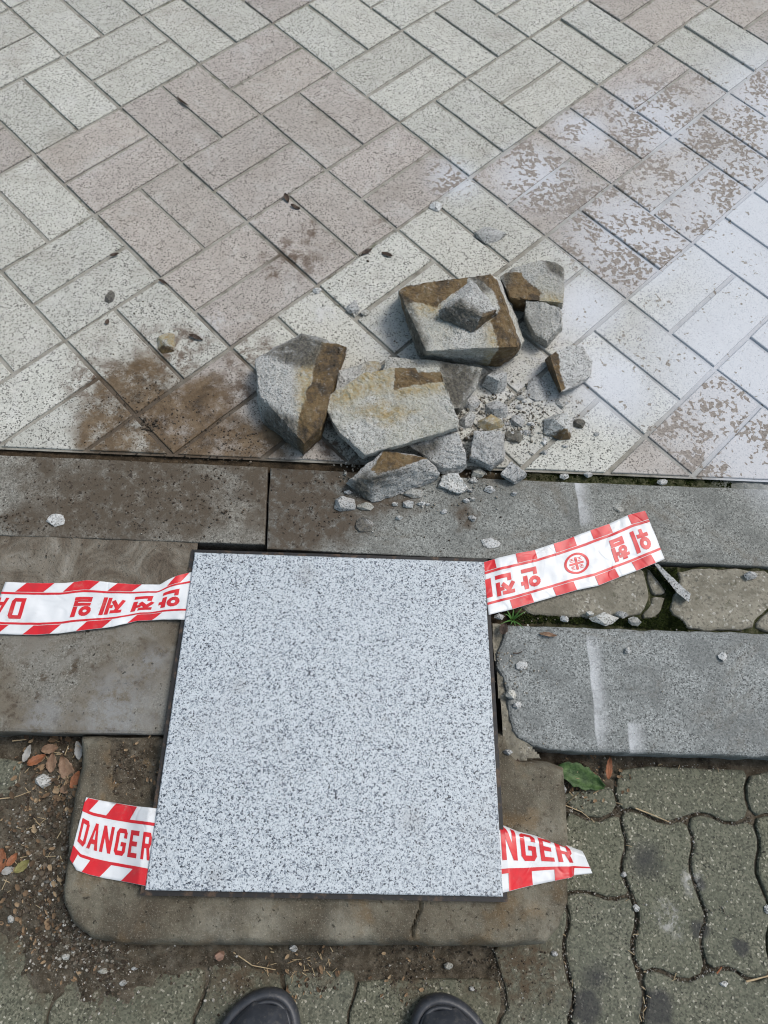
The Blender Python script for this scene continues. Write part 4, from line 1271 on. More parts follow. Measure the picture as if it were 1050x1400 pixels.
ul.each('edge_line', cl([[(0, TS), (1, TS), (1, TS + .04), (0, TS + .04)], [(0, 1 - TS - .04), (1, 1 - TS - .04), (1, 1 - TS), (0, 1 - TS)]]))
for ch, x0, x1 in (('an', 249, 220), ('jeon', 211, 181), ('je', 169, 140), ('il', 127, 99)):
    ul.prints('letter', cl(glyph(ch, ux(x0), ux(x1), .33, .70)))
ul.prints('letter', cl(glyph('D', ux(33), ux(15), .31, .69, -.1))); ul.prints('letter', cl(glyph('A', ux(8), ux(-7), .31, .69)))
# upper right: upside down as well, s from its free end towards the cover
zA, zB = lz(662, 768), lz(667, 838)
low = [(882, 698, .012), (859, 704, .008), (833, 716, .006), (807, 725, .005), (768, 740, .005), (755, 744, .006), (730, 752, .006), (705, 757, .007), (682, 762, .008), (673, 765, zA), (660, 769, zA)]
high = [(909, 764, .002), (896, 770, .003), (869, 781, .002), (845, 790, .002), (817, 801, .003), (788, 807, .004), (760, 815, .004), (730, 824, .005), (701, 833, .006), (682, 837, zB), (668, 841, zB)]
ur = Tape('barrier_tape', 'red and white barrier tape with round cross emblem, at upper right of the cover', low, high, .0013, 9)
ut = lambda x: lin(x, 883, 661)
ub = lambda x: lin(x, 909, 669)
ur.each('edge_bar', cl([[(ut(b), .004), (ut(a), .004), (ut(a + 1), TS - .01), (ut(b + 1), TS - .01)] for a, b in ((655, 677), (705, 731), (756, 784), (807, 833), (859, 882.5))]
          + [[(ub(b - 2), 1 - TS + .01), (ub(a - 2), 1 - TS + .01), (ub(a), .996), (ub(b), .996)] for a, b in ((701, 730), (760, 788), (817, 845), (869, 896))]))
ur.each('edge_line', cl([[(0, TS), (1, TS), (1, TS + .045), (0, TS + .045)], [(0, 1 - TS - .045), (1, 1 - TS - .045), (1, 1 - TS), (0, 1 - TS)]]))
for ch, a, b, c3, d3 in (('wi', .035, .135, .31, .71), ('heom', .165, .265, .31, .71), ('an', .685, .795, .33, .70), ('jeon', .835, .945, .33, .70)):
    ur.prints('letter', cl(glyph(ch, a, b, c3, d3)))
P = [[(.965, .33), (1.0, .33), (1.0, .39), (.985, .39), (.985, .62), (1.0, .62), (1.0, .68), (.965, .68)]]
ur.prints('letter', cl(P))
E_ = []
cu_, ct_ = .47, .50
def em(P): return [[(cu_ + x * .072, ct_ + y * .20) for x, y in Q] for Q in P]
ur.prints('emblem_ring', cl(em(arc(0, 0, 1.0, 1.0, 0, 360, .20, 28))))
ur.prints('emblem_cross', cl(em(bar(-.58, -.10, .58, .10)) + em(bar(-.10, .10, .10, .60)) + em(bar(-.10, -.60, .10, -.10))))
for sx in (-1, 1):
    for sy in (-1, 1):
        for q in range(3):
            E_ += em(bar(sx * .34 - .15, sy * .36 - .17 + q * .14, sx * .34 + .15, sy * .36 - .11 + q * .14))
        E_ += em(bar(sx * .34 - .03, sy * .36 - .10, sx * .34 + .03, sy * .36 - .04))
ur.prints('emblem_marks', cl(E_), 0, 'stuff')
# lower left: DANGER, upright
zc = lambda px, py: lz(px, py)
low = [(108, 1172, -.020), (114, 1187, -.012), (128, 1194, -.002), (147, 1200, .006), (168, 1205, .018), (188, 1209, zc(198, 1211)), (203, 1212, zc(198, 1211))]
high = [(125, 1090, -.012), (133, 1092, -.010), (141, 1094, -.006), (162, 1098, .000), (184, 1102, .014), (204, 1104, zc(214, 1105)), (219, 1106, zc(214, 1105))]
ll = Tape('barrier_tape', 'short red and white barrier tape reading DANGER at lower left of the cover', low, high, .0007, 14, ground=collar_h)
lt_ = lambda x: lin(x, 125, 219)
lb_ = lambda x: lin(x, 108, 203)
ll.each('edge_bar', cl([[(lb_(a), .004), (lb_(b), .004), (lb_(c3), .185), (lb_(d3), .185)] for a, b, c3, d3 in ((100, 114, 118, 100), (128, 147, 156, 133), (170, 204, 215, 181))]
          + [[(lt_(a), .815), (lt_(b), .815), (lt_(c3), .996), (lt_(d3), .996)] for a, b, c3, d3 in ((121, 133, 141, 128), (154, 182, 188, 162))]))
ll.each('edge_line', cl([[(0, .185), (1, .185), (1, .225), (0, .225)], [(0, .775), (1, .775), (1, .815), (0, .815)]]))
P = []
for ch, a, b in (('D', .04, .155), ('A', .18, .30), ('N', .33, .455), ('G', .495, .62), ('E', .665, .78), ('R', .835, .955)):
    ll.prints('letter', cl(glyph(ch, a, b, .335, .675, -.12)))
# lower right: NGER, its upper half rolled over
low = [(684, 1221, zc(687, 1221)), (698, 1218, zc(687, 1221)), (728, 1210, .012), (757, 1203, .006), (783, 1197, .000), (810, 1194, -.018)]
high = [(678, 1135, zc(681, 1136)), (692, 1136, zc(681, 1136)), (711, 1144, .026), (732, 1149, .021), (764, 1158, .012), (800, 1171, -.004)]
lr = Tape('barrier_tape', 'rolled-over red and white barrier tape at lower right of the cover, lettering half hidden', low, high, .0009, 21, curl=.62, ground=collar_h)
lq = lambda x: lin(x, 684, 810)
lr.each('edge_bar', cl([[(lq(a), .004), (lq(b), .004), (lq(c3), .185), (lq(d3), .185)] for a, b, c3, d3 in ((696, 728, 729, 697), (757, 785, 788, 759))]))
lr.each('edge_line', cl([[(0, .185), (1, .185), (1, .235), (0, .235)]]))
for ch, a, b in (('A', -.07, .025), ('N', .05, .215), ('G', .27, .43), ('E', .48, .62), ('R', .66, .82)):
    lr.prints('letter', cl(glyph(ch, a, b, .33, .72)))

# ------------------------------------------------------------------ clogs at the bottom edge
def clog(label, toe_px, toe_py, ang, side):
    p = at(toe_px, toe_py, ZS + .02)
    root = empty('clog', (p.x, p.y, ZS + .002))
    root.rotation_euler = (0, 0, ang)
    tag(root, label, 'shoe', 'pair of clogs at the bottom edge')
    LEN = .265
    def half(y):            # y = 0 at toe, 1 at heel ; (left, right) half widths
        f = math.sqrt(max(0, 1 - (1 - min(y / .30, 1)) ** 2.3))
        w = .054 * f
        if y > .36: w = .054 - .017 * math.sin(min((y - .36) / .34, 1) * math.pi / 2) ** 2
        if y > .86: w *= math.sqrt(max(0, 1 - ((y - .86) / .14) ** 2.2))
        inner = w * (1 + .05 * math.sin(min(y / .5, 1) * math.pi)); outer = w * (1 - .02)
        sh = side * .010 * (1 - min(y / .30, 1)) ** 1.5
        return -(inner if side > 0 else outer) + sh, (outer if side > 0 else inner) + sh
    ys = [0.0, .003, .01, .02, .035, .055, .08, .11, .15, .2, .26, .32, .4, .5, .6, .7, .8, .87, .92, .96, .985, .997, 1.0]
    left = [(half(y)[0], -y * LEN) for y in ys]; right = [(half(y)[1], -y * LEN) for y in ys]
    outline = left[:-1] + right[::-1][:-1]
    def lm(name, V, F, mat, par, smooth=True):
        me = bpy.data.meshes.new(name); me.from_pydata(V, [], F); me.materials.append(mat)
        me.polygons.foreach_set('use_smooth', [smooth] * len(me.polygons))
        o = bpy.data.objects.new(name, me); col.objects.link(o); o.parent = par
        bm = bmesh.new(); bm.from_mesh(me); bmesh.ops.remove_doubles(bm, verts=bm.verts, dist=1e-6); bmesh.ops.recalc_face_normals(bm, faces=bm.faces); bm.to_mesh(me); bm.free()
        return o
    if area2(outline) < 0: outline = outline[::-1]
    outline = resample(outline, .006)
    V, F = [], []
    prof = [(.004, .0), (.0, .004), (-.0012, .012), (-.0008, .021), (.0015, .0255), (.0045, .0275), (.0075, .0275), (.009, .0255)]
    n_ = len(outline)
    for d, z in prof:
        V += [(a, b, z) for a, b in inset(outline, d)]
    for r in range(len(prof) - 1):
        for i in range(n_):
            j = (i + 1) % n_
            F.append((r * n_ + i, r * n_ + j, (r + 1) * n_ + j, (r + 1) * n_ + i))
    F.append(tuple(range(n_ - 1, -1, -1))); F.append(tuple((len(prof) - 1) * n_ + i for i in range(n_)))
    lm('sole', V, F, M['clog'], root)
    # welt bead
    V, F = [], []
    wp = [(.0092, .0258), (.0092, .0300), (.0105, .0315), (.0125, .0315), (.0137, .0300), (.0137, .0258)]
    for d, z in wp: V += [(a, b, z) for a, b in inset(outline, d)]
    for r in range(len(wp) - 1):
        for i in range(n_):
            j = (i + 1) % n_
            F.append((r * n_ + i, r * n_ + j, (r + 1) * n_ + j, (r + 1) * n_ + i))
    lm('welt', V, F, M['clog'], root)
    # upper: dome over the toes, open behind
    rows = [.052, .056, .065, .08, .10, .125, .155, .19, .23, .27, .31, .35, .40, .44]
    V, F = [], []
    nc = 24
    def dome(y, a):
        l, r = half(max(y, .0))
        l += .0125; r -= .0125
        k = (y - .052) / .39
        hgt = .002 + .062 * (1 - math.exp(-k * 3.4))
        x = (l + r) / 2 - (r - l) / 2 * math.cos(a)
        z = .028 + hgt * max(0, math.sin(a)) ** .72
        return (x, -y * LEN, z)
    for y in rows:
        for q in range(nc + 1): V.append(dome(y, math.pi * q / nc))
    for r in range(len(rows) - 1):
        for q in range(nc):
            a = r * (nc + 1) + q
            F.append((a, a + 1, a + nc + 2, a + nc + 1))
    up = lm('upper', V, F, M['clog'], root)
    md = up.modifiers.new('t', 'SOLIDIFY'); md.thickness = .004; md.offset = -1
    # vent holes
    for (yy, an) in ((.185, 90), (.26, 62), (.26, 118), (.345, 90), (.345, 50), (.345, 130), (.22, 40), (.22, 140)):
        c = Vector(dome(yy, math.radians(an)))
        e1 = Vector(dome(yy, math.radians(an + 6))) - Vector(dome(yy, math.radians(an - 6)))
        e2 = Vector(dome(yy + .02, math.radians(an))) - Vector(dome(yy - .02, math.radians(an)))
        nn = e1.cross(e2).normalized()
        if nn.z < 0: nn = -nn
        e1.normalize(); e2 = nn.cross(e1)
        V = []
        for rr, dz in ((.0052, -.001), (.0050, .0007), (.0042, .0009), (.0036, .0004)):
            V += [tuple(c + nn * dz + (e1 * math.cos(t * .3927) + e2 * math.sin(t * .3927)) * rr) for t in range(16)]
        F = []
        for r in range(3):
            for t in range(16):
                F.append((r * 16 + t, r * 16 + (t + 1) % 16, (r + 1) * 16 + (t + 1) % 16, (r + 1) * 16 + t))
        F.append(tuple(48 + t for t in range(16)))
        lm('vent_hole', V, F, M['hole'], root)
    # side walls and heel rim
    V, F = [], []
    ys2 = [.42, .5, .6, .7, .8, .88, .94, .98]
    path = [(half(y)[0] + .013, -y * LEN) for y in ys2] + [(half(y)[1] - .013, -y * LEN) for y in ys2[::-1]]
    for i, (a, b) in enumerate(path):
        k = abs(i - len(path) / 2 + .5) / (len(path) / 2)
        h = .052 - .018 * (1 - k) * 0 + .012 * (k ** 4)
        for dz in (.024, h): V.append((a, b, dz))
    for i in range(len(path) - 1): F.append((2 * i, 2 * i + 2, 2 * i + 3, 2 * i + 1))
    w_ = lm('side_wall', V, F, M['clog'], root)
    md = w_.modifiers.new('t', 'SOLIDIFY'); md.thickness = .005; md.offset = 0
    # heel strap swung back
    V, F = [], []
    for i in range(19):
        a = math.pi * i / 18
        x = .046 * math.cos(a); y = -.42 * LEN - .135 * math.sin(a)
        for dz in (-.008, .008): V.append((x, y, .062 + .018 * math.sin(a) + dz))
    for i in range(18): F.append((2 * i, 2 * i + 2, 2 * i + 3, 2 * i + 1))
    s_ = lm('strap', V, F, M['clog'], root)
    md = s_.modifiers.new('t', 'SOLIDIFY'); md.thickness = .004; md.offset = 0

clog('dark grey rubber clog at the bottom edge, left one, a vent hole showing', 366, 1351, math.radians(-9), 1)
clog('dark grey rubber clog at the bottom edge, right one under the rectangular paver', 606, 1359, math.radians(7), -1)

# ------------------------------------------------------------------ leaves, twigs, grass
def leaf(label, px, py, L, Wd, ang, mat, z0=ZS + .004, cup=.25, seed=0, name='dead_leaf', grp='dead leaves', tiltx=0.0):
    rg = random.Random(seed)
    if z0 < -.03:
        c = at(px, py, ZS); z0 = max(z0, ground_z(c.x, c.y) + .003)
    c = at(px, py, z0)
    nu, nv = 12, 6
    V, F = [], []
    for i in range(nu + 1):
        s = i / nu
        w = Wd / 2 * (math.sin(math.pi * min(1, s * .96 + .02)) ** .75) * (1 - .25 * s)
        for j in range(nv + 1):
            t = j / nv * 2 - 1
            x = (s - .5) * L
            y = t * w * (1 + .12 * math.sin(i * 2.3 + seed + (1 if t > 0 else 0)))
            z = cup * Wd * (t * t) * .45 + .12 * L * cup * math.sin(s * 4.0 + seed) + .0022 * mnoise.noise(Vector((x * 110, y * 110, seed))) + tiltx * y
            V.append((x, y, z + .002))
    for i in range(nu):
        for j in range(nv):
            a = i * (nv + 1) + j
            F.append((a, a + nv + 1, a + nv + 2, a + 1))
    R_ = Matrix.Rotation(ang, 3, 'Z')
    V = [tuple(R_ @ Vector(v) + c) for v in V]
    root = empty(name, c)
    tag(root, label, 'leaf', grp)
    o = add_mesh('blade', V, F, mat, root, True)
    md = o.modifiers.new('t', 'SOLIDIFY'); md.thickness = .0004
    # midrib
    mid = [V[i * (nv + 1) + nv // 2] for i in range(nu + 1)]
    d = R_ @ Vector((0, 1, 0))
    VV, FF = [], []
    for i, p in enumerate(mid):
        p = Vector(p); r = .0006 * (1.2 - i / nu)
        VV += [tuple(p - d * r + Vector((0, 0, .0002))), tuple(p + Vector((0, 0, .0009))), tuple(p + d * r + Vector((0, 0, .0002)))]
    for i in range(nu):
        a = i * 3
        FF += [(a, a + 3, a + 4, a + 1), (a + 1, a + 4, a + 5, a + 2)]
    add_mesh('midrib', VV, FF, mat, root, True)
    return root

rad = math.radians
leaf('crumpled green leaf lying between the lower kerb stone and the wavy pavers', 793, 1062, .072, .038, rad(-24), M['leaf_green'], ZS + .005, .35, 3, 'green_leaf', None)
leaf('narrow brown leaf beside the green leaf', 832, 1050, .032, .011, rad(80), M['leaf_rust'], ZS + .006, .3, 4)
leaf('large grey-brown dead leaf in the leaf pile at left', 92, 1052, .040, .022, rad(118), M['leaf_brown'], ZS + .014, .3, 5)
leaf('small grey-brown dead leaf left in the pile', 72, 1043, .026, .017, rad(95), M['leaf_brown'], ZS + .013, .3, 6)
leaf('wide grey-brown dead leaf at the top of the leaf pile', 69, 1024, .023, .015, rad(10), M['leaf_brown'], ZS + .012, .3, 7)
leaf('curled rust-coloured dead leaf at the left of the pile', 51, 1039, .026, .014, rad(30), M['leaf_rust'], ZS + .013, .5, 8)
leaf('pale silvery dead leaf beside the surround', 108, 1026, .026, .013, rad(105), M['leaf_grey'], ZS + .014, .3, 9)
leaf('pale silvery dead leaf left of the pile', 38, 1030, .024, .012, rad(75), M['leaf_grey'], ZS + .011, .3, 10)
leaf('dark amber dead leaf at the right of the pile', 104, 1066, .024, .013, rad(70), M['leaf_rust'], ZS + .012, .4, 11)
leaf('tan dead leaf below the pile', 93, 1078, .022, .014, rad(15), M['leaf_brown'], ZS + .012, .3, 12)
leaf('reddish dead leaf at the left edge of the dirt', 3, 1176, .030, .018, rad(100), M['leaf_rust'], ZS + .006, .4, 13)
leaf('orange dead leaf near the left edge of the dirt', 18, 1175, .018, .011, rad(60), M['leaf_rust'], ZS + .007, .5, 14)
leaf('yellow-green leaf near the left edge of the dirt', 31, 1184, .022, .014, rad(40), M['leaf_yellow'], ZS + .005, .3, 15)
leaf('white leaf scrap near the left edge of the dirt', 12, 1190, .017, .011, rad(20), M['leaf_grey'], ZS + .006, .3, 16)
leaf('round dark brown leaf at the chipped kerb corner beside the tape', 688, 860, .018, .015, rad(75), M['leaf_dark'], .0, .3, 17)
leaf('slim light brown leaf on the lower kerb stone', 749, 868, .026, .007, rad(-8), M['leaf_brown'], .0, .4, 18)
leaf('black leaf on the surround right of the cover', 708, 1043, .017, .008, rad(-50), M['leaf_dark'], -.014, .3, 19)
leaf('slim dark leaf on the pavers beside the yellow pebble', 268, 462, .026, .009, rad(-22), M['leaf_dark'], .002, .3, 20)
leaf('small dark leaf in the paver joint at left', 223, 386, .018, .007, rad(-30), M['leaf_dark'], .001, .3, 21)
leaf('small dark leaf on the pale paver at left', 157, 349, .016, .008, rad(20), M['leaf_dark'], .001, .3, 22)
leaf('dark round seed leaf on the pavers at left', 147, 441, .011, .008, rad(80), M['leaf_dark'], .001, .3, 23)
leaf('dark leaf in the joint above the heap', 529, 349, .022, .010, rad(-25), M['leaf_dark'], .001, .3, 24)
leaf('dark leaf curled in the joint above the heap', 502, 345, .022, .010, rad(35), M['leaf_dark'], .001, .4, 25)
leaf('dark leaf at the paver corner high above the heap', 392, 272, .022, .011, rad(-70), M['leaf_dark'], .001, .4, 26)
leaf('brown leaf scrap at the paver corner high above the heap', 404, 284, .020, .009, rad(-25), M['leaf_dark'], .001, .4, 27)
leaf('dark stem scrap between two pink pavers', 250, 140, .034, .006, rad(-42), M['leaf_dark'], .001, .3, 28)


def twig(label, pts, r, mat, z0, name='twig', grp='twigs and straws'):
    P = [at(a, b, z0 + h) for a, b, h in pts]
    V, F = [], []
    for i, p in enumerate(P):
        d = (P[min(i + 1, len(P) - 1)] - P[max(i - 1, 0)]).normalized()
        s = d.cross(Vector((0, 0, 1))).normalized()
        u = s.cross(d)
        for q in range(6):
            a = q * math.pi / 3
            rr = r * (1 - .35 * i / (len(P) - 1))
            V.append(tuple(p + s * math.cos(a) * rr + u * math.sin(a) * rr))
    for i in range(len(P) - 1):
        for q in range(6):
            F.append((i * 6 + q, i * 6 + (q + 1) % 6, (i + 1) * 6 + (q + 1) % 6, (i + 1) * 6 + q))
    F.append(tuple(range(6))); F.append(tuple((len(P) - 1) * 6 + q for q in range(6)))
    o = add_mesh(name, V, F, mat, None, True)
    tag(o, label, 'twig', grp)

zt = ZS + .003
twig('straight straw lying along the joint of the wavy pavers', [(869, 1105, .002), (892, 1114, .003), (915, 1124, .003)], .0011, M['straw'], zt)
twig('short straw forming one arm of a V beside the surround', [(791, 1084, .003), (773, 1100, .002)], .0008, M['straw'], zt)
twig('thin straw forming the lower arm of the V beside the surround', [(773, 1101, .002), (795, 1110, .002), (806, 1119, .001)], .0008, M['straw'], zt)
twig('pale straw on the joint at the right edge of the street', [(1020, 1342, .003), (1040, 1337, .003), (1062, 1331, .003)], .0013, M['straw'], zt)
twig('thin straw in the debris left of the left clog', [(319, 1302, .006), (345, 1320, .004), (377, 1326, .003)], .0008, M['straw'], zt)
twig('brown stick standing out of the debris below the surround', [(427, 1286, .008), (429, 1298, .006), (430, 1312, .004)], .0022, M['leaf_brown'], zt)
twig('thin pale stick at the upper left of the leaf pile', [(17, 1013, .006), (36, 1011, .007)], .0009, M['straw'], zt)
twig('thin straw in the left edge soil joint', [(0, 1092, .003), (20, 1090, .004), (42, 1082, .005)], .0008, M['straw'], zt)
twig('short black twig on the lower kerb stone', [(701, 893, .001), (708, 893, .002), (714, 891, .001)], .0010, M['leaf_dark'], .0)
twig('tiny orange straw on the wavy paver joint', [(980, 1331, .002), (987, 1322, .003)], .0013, M['leaf_rust'], zt)

gr = empty('grass_tuft', at(700, 848, -.012))
tag(gr, 'small green grass tuft under the tape at the right edge of the cover', 'grass')
for k in range(9):
    a = rad(20 + k * 36 + random.uniform(-10, 10)); L = random.uniform(.012, .024)
    b0 = at(700, 848, -.012)
    V, F = [], []
    for i in range(6):
        s = i / 5
        p = b0 + Vector((math.cos(a), math.sin(a), 0)) * L * s + Vector((0, 0, .016 * math.sin(s * 2.0)))
        w = .0016 * (1 - s * .9)
        sd = Vector((-math.sin(a), math.cos(a), 0))
        V += [tuple(p - sd * w), tuple(p + sd * w)]
    for i in range(5): F.append((2 * i, 2 * i + 2, 2 * i + 3, 2 * i + 1))
    add_mesh('grass_blade', V, F, M['grass'], gr, True)

# ------------------------------------------------------------------ uncountable litter: crumbs, grit, straw bits, moss pads
def scatter(name, label, spots, mat, seed, kindlabel='crumbs', zf=None):
    """spots: (px,py,radius m,count,smin,smax,z)"""
    rg = random.Random(seed)
    V, F = [], []
    for px, py, r, cnt_, s0, s1, z in spots:
        c = at(px, py, z)
        for _ in range(cnt_):
            a = rg.uniform(0, 6.283); d = r * math.sqrt(rg.random()) * rg.uniform(.5, 1)
            s = s0 + (s1 - s0) * rg.random() ** 2.5
            x, y = c.x + math.cos(a) * d, c.y + math.sin(a) * d
            zz = z if z > -.04 else max(min(z, ZS + .001), ground_z(x, y))
            b = len(V)
            k = rg.randint(5, 6)
            th = rg.uniform(0, 6.28)
            el = rg.uniform(.6, 1)
            ca, sa = math.cos(th), math.sin(th)
            for q in range(k):
                t = q / k * 6.283
                rr = s * rg.uniform(.75, 1.15)
                ux_, uy_ = math.cos(t) * rr, math.sin(t) * rr * el
                V.append((x + ux_ * ca - uy_ * sa, y + ux_ * sa + uy_ * ca, zz - s * .2))
            for q in range(k):
                t = q / k * 6.283 + .3
                rr = s * rg.uniform(.45, .8)
                ux_, uy_ = math.cos(t) * rr, math.sin(t) * rr * el
                V.append((x + ux_ * ca - uy_ * sa, y + ux_ * sa + uy_ * ca, zz + s * rg.uniform(.5, .95)))
            for q in range(k):
                F.append((b + q, b + (q + 1) % k, b + k + (q + 1) % k, b + k + q))
            F.append(tuple(b + k + q for q in range(k)))
    o = add_mesh(name, V, F, mat)
    tag(o, label, kindlabel, kind='stuff')
    return o


zs = ZS + .002
scatter('soil_crumbs', 'dark soil crumbs strewn over pavers, kerb and street joints', [
    (190, 570, .10, 330, .0006, .0022, 0), (270, 590, .09, 300, .0006, .0024, 0), (330, 605, .05, 120, .0006, .003, 0), (205, 580, .02, 40, .001, .005, 0),
    (180, 440, .10, 50, .0006, .0022, 0), (400, 520, .08, 40, .0006, .002, 0), (430, 340, .07, 40, .0005, .002, 0), (495, 352, .02, 16, .001, .004, 0),
    (100, 690, .12, 260, .0005, .002, 0), (220, 690, .10, 260, .0005, .0022, 0), (300, 680, .07, 120, .0005, .003, 0), (430, 690, .08, 140, .0005, .002, 0), (15, 715, .03, 60, .0006, .0025, 0),
    (560, 560, .14, 160, .0005, .002, 0), (690, 560, .09, 170, .0005, .0025, 0), (600, 690, .12, 90, .0005, .002, 0), (760, 560, .05, 70, .0005, .002, 0),
    (60, 1150, .10, 260, .001, .006, zs + .006), (100, 1260, .08, 260, .001, .0055, zs + .007), (150, 1300, .06, 140, .001, .005, zs + .005), (60, 1150, .10, 420, .0006, .0035, zs + .004), (90, 1240, .08, 420, .0006, .0035, zs + .004), (150, 1290, .07, 320, .0006, .003, zs + .003), (80, 1050, .07, 320, .0006, .0035, zs + .004), (40, 1220, .06, 160, .0006, .003, zs + .002),
    (250, 1305, .05, 150, .0006, .0025, zs), (430, 1305, .06, 260, .0005, .0028, zs + .002), (560, 1312, .07, 260, .0005, .0025, zs - .003), (650, 1320, .05, 160, .0005, .0025, zs - .003), (720, 1330, .06, 120, .0005, .0018, zs),
    (180, 1050, .045, 220, .0006, .0025, -.011), (790, 1060, .05, 140, .0005, .002, zs), (700, 1080, .03, 60, .0005, .0016, -.014), (120, 930, .12, 40, .0005, .0014, 0), (330, 1345, .05, 80, .0005, .002, zs)], M['crumb_dark'], 5)
scatter('stone_grit', 'pale granite grit and dust strewn around the rock heap', [
    (560, 540, .16, 200, .0005, .0022, .001), (680, 570, .08, 220, .0006, .003, .001), (650, 580, .07, 160, .001, .005, .002), (700, 560, .08, 150, .0008, .004, .001), (720, 590, .05, 40, .0015, .004, .002), (480, 640, .03, 24, .0015, .004, .002), (640, 655, .05, 40, .0012, .0038, .001), (740, 560, .07, 130, .0005, .0028, .001), (620, 660, .10, 150, .0005, .0026, .001), (520, 700, .08, 70, .0005, .002, 0), (470, 640, .05, 40, .0005, .002, .001),
    (480, 400, .08, 40, .0005, .0022, .001), (640, 330, .10, 25, .0005, .0018, .001), (850, 650, .16, 60, .0006, .002, -.005), (780, 846, .10, 120, .0006, .0028, -.010), (720, 848, .05, 60, .0006, .0025, -.012), (960, 850, .10, 30, .0006, .002, -.008), (930, 800, .09, 45, .0005, .0016, -.002),
    (850, 940, .14, 45, .0004, .0014, -.001), (720, 920, .06, 70, .0005, .0026, -.003), (690, 900, .015, 40, .001, .0035, -.004), (730, 1010, .05, 40, .0005, .0015, -.003), (860, 720, .14, 40, .0004, .0013, .001), (200, 680, .18, 70, .0004, .0013, .001),
    (770, 1100, .018, 50, .0006, .003, zs), (790, 1105, .04, 60, .0005, .0016, zs), (800, 1210, .04, 60, .0005, .0016, zs), (870, 1235, .06, 40, .0005, .0018, zs), (940, 1250, .12, 90, .0004, .0014, zs), (985, 1255, .02, 20, .0005, .002, zs), (720, 1350, .07, 80, .0005, .0018, zs), (560, 1320, .09, 70, .0005, .0018, zs - .002),
    (70, 1170, .09, 420, .0004, .0030, zs + .005), (100, 1270, .08, 420, .0004, .0026, zs + .005), (150, 1310, .07, 260, .0004, .0024, zs + .002), (50, 1120, .06, 160, .0004, .0022, zs + .005), (70, 1170, .09, 130, .001, .0045, zs + .006), (120, 1290, .06, 70, .001, .004, zs), (80, 1260, .07, 120, .0006, .0032, zs + .006), (130, 1310, .07, 130, .0006, .003, zs + .003), (60, 1300, .06, 70, .0005, .002, zs), (180, 1340, .08, 110, .0005, .002, zs + .001), (300, 1350, .05, 90, .0006, .0026, zs + .001), (430, 1340, .05, 40, .0005, .0016, zs), (90, 1060, .05, 70, .0006, .003, zs + .006), (185, 1050, .04, 50, .0005, .002, -.010), (560, 1350, .06, 50, .0005, .0016, zs)], M['crumb_pale'], 11)
rg = random.Random(4)
V, F = [], []
def straws(px, py, r, cnt_, z, lmin, lmax):
    c = at(px, py, z)
    for _ in range(cnt_):
        a = rg.uniform(0, 6.283); d = r * math.sqrt(rg.random()); th = rg.uniform(0, 6.283); L = rg.uniform(lmin, lmax); w = rg.uniform(.0003, .0007)
        p = Vector((c.x + math.cos(a) * d, c.y + math.sin(a) * d, (z if z > -.04 else max(ZS, ground_z(c.x + math.cos(a) * d, c.y + math.sin(a) * d))) + rg.uniform(.0005, .004)))
        e = Vector((math.cos(th), math.sin(th), rg.uniform(-.15, .15))) * L / 2; s = Vector((-math.sin(th), math.cos(th), 0)) * w; u = Vector((0, 0, w))
        b = len(V)
        for q in (p - e, p + e): V.extend([tuple(q - s), tuple(q + s), tuple(q + u)])
        F.extend([(b, b + 1, b + 4, b + 3), (b + 1, b + 2, b + 5, b + 4), (b + 2, b, b + 3, b + 5)])
straws(390, 1300, .04, 26, zs + .002, .004, .013); straws(440, 1303, .03, 14, zs + .002, .004, .012); straws(70, 1040, .05, 30, zs + .008, .005, .014)
straws(800, 1080, .03, 10, zs, .005, .012); straws(60, 1180, .07, 30, zs + .005, .005, .014)
JOINTS = [[(849, 1110), (867, 1105), (910, 1127), (937, 1118), (963, 1110), (998, 1128), (1028, 1119)], [(769, 1227), (781, 1220), (807, 1219), (836, 1231), (864, 1225)], [(773, 1101), (813, 1125), (847, 1111)], [(838, 1078), (847, 1108)],
          [(849, 1119), (858, 1153), (849, 1184), (856, 1207), (864, 1224), (867, 1234), (874, 1257), (863, 1297), (874, 1331), (884, 1366), (876, 1400)], [(939, 1124), (949, 1153), (941, 1184), (956, 1224), (966, 1251), (956, 1286), (967, 1330)],
          [(770, 1227), (779, 1257), (769, 1294), (779, 1343), (787, 1366), (777, 1400)], [(874, 1331), (899, 1324), (936, 1344), (967, 1330), (996, 1321), (1030, 1343)], [(671, 1289), (680, 1329), (690, 1370)], [(852, 1046), (1000, 1052)]]
JSPOTS = []
for jl in JOINTS:
    f_ = polyline(jl)
    k_ = max(3, int(sum(math.hypot(a[0] - b[0], a[1] - b[1]) for a, b in zip(jl, jl[1:])) / 7))
    for q in range(k_):
        x_, y_ = f_((q + rg.random()) / k_)
        JSPOTS.append((x_, y_))
        if rg.random() < .16: straws(x_, y_, .004, 1, zs - .002, .004, .010)
o = add_mesh('straw_litter', V, F, M['straw'])
tag(o, 'fine straw and needle litter in the street joints', 'litter', kind='stuff')
scatter('joint_grit', 'fine pale grit lodged in the joints of the wavy pavers', [(x_, y_, .006, rg.randint(2, 7), .0005, .0017, ZS - .002) for x_, y_ in JSPOTS], M['crumb_pale'], 31)
scatter('joint_dirt', 'dark crumbs lodged in the joints of the wavy pavers', [(x_, y_, .007, rg.randint(3, 8), .0005, .0020, ZS - .003) for x_, y_ in JSPOTS], M['crumb_dark'], 32)
V, F = [], []
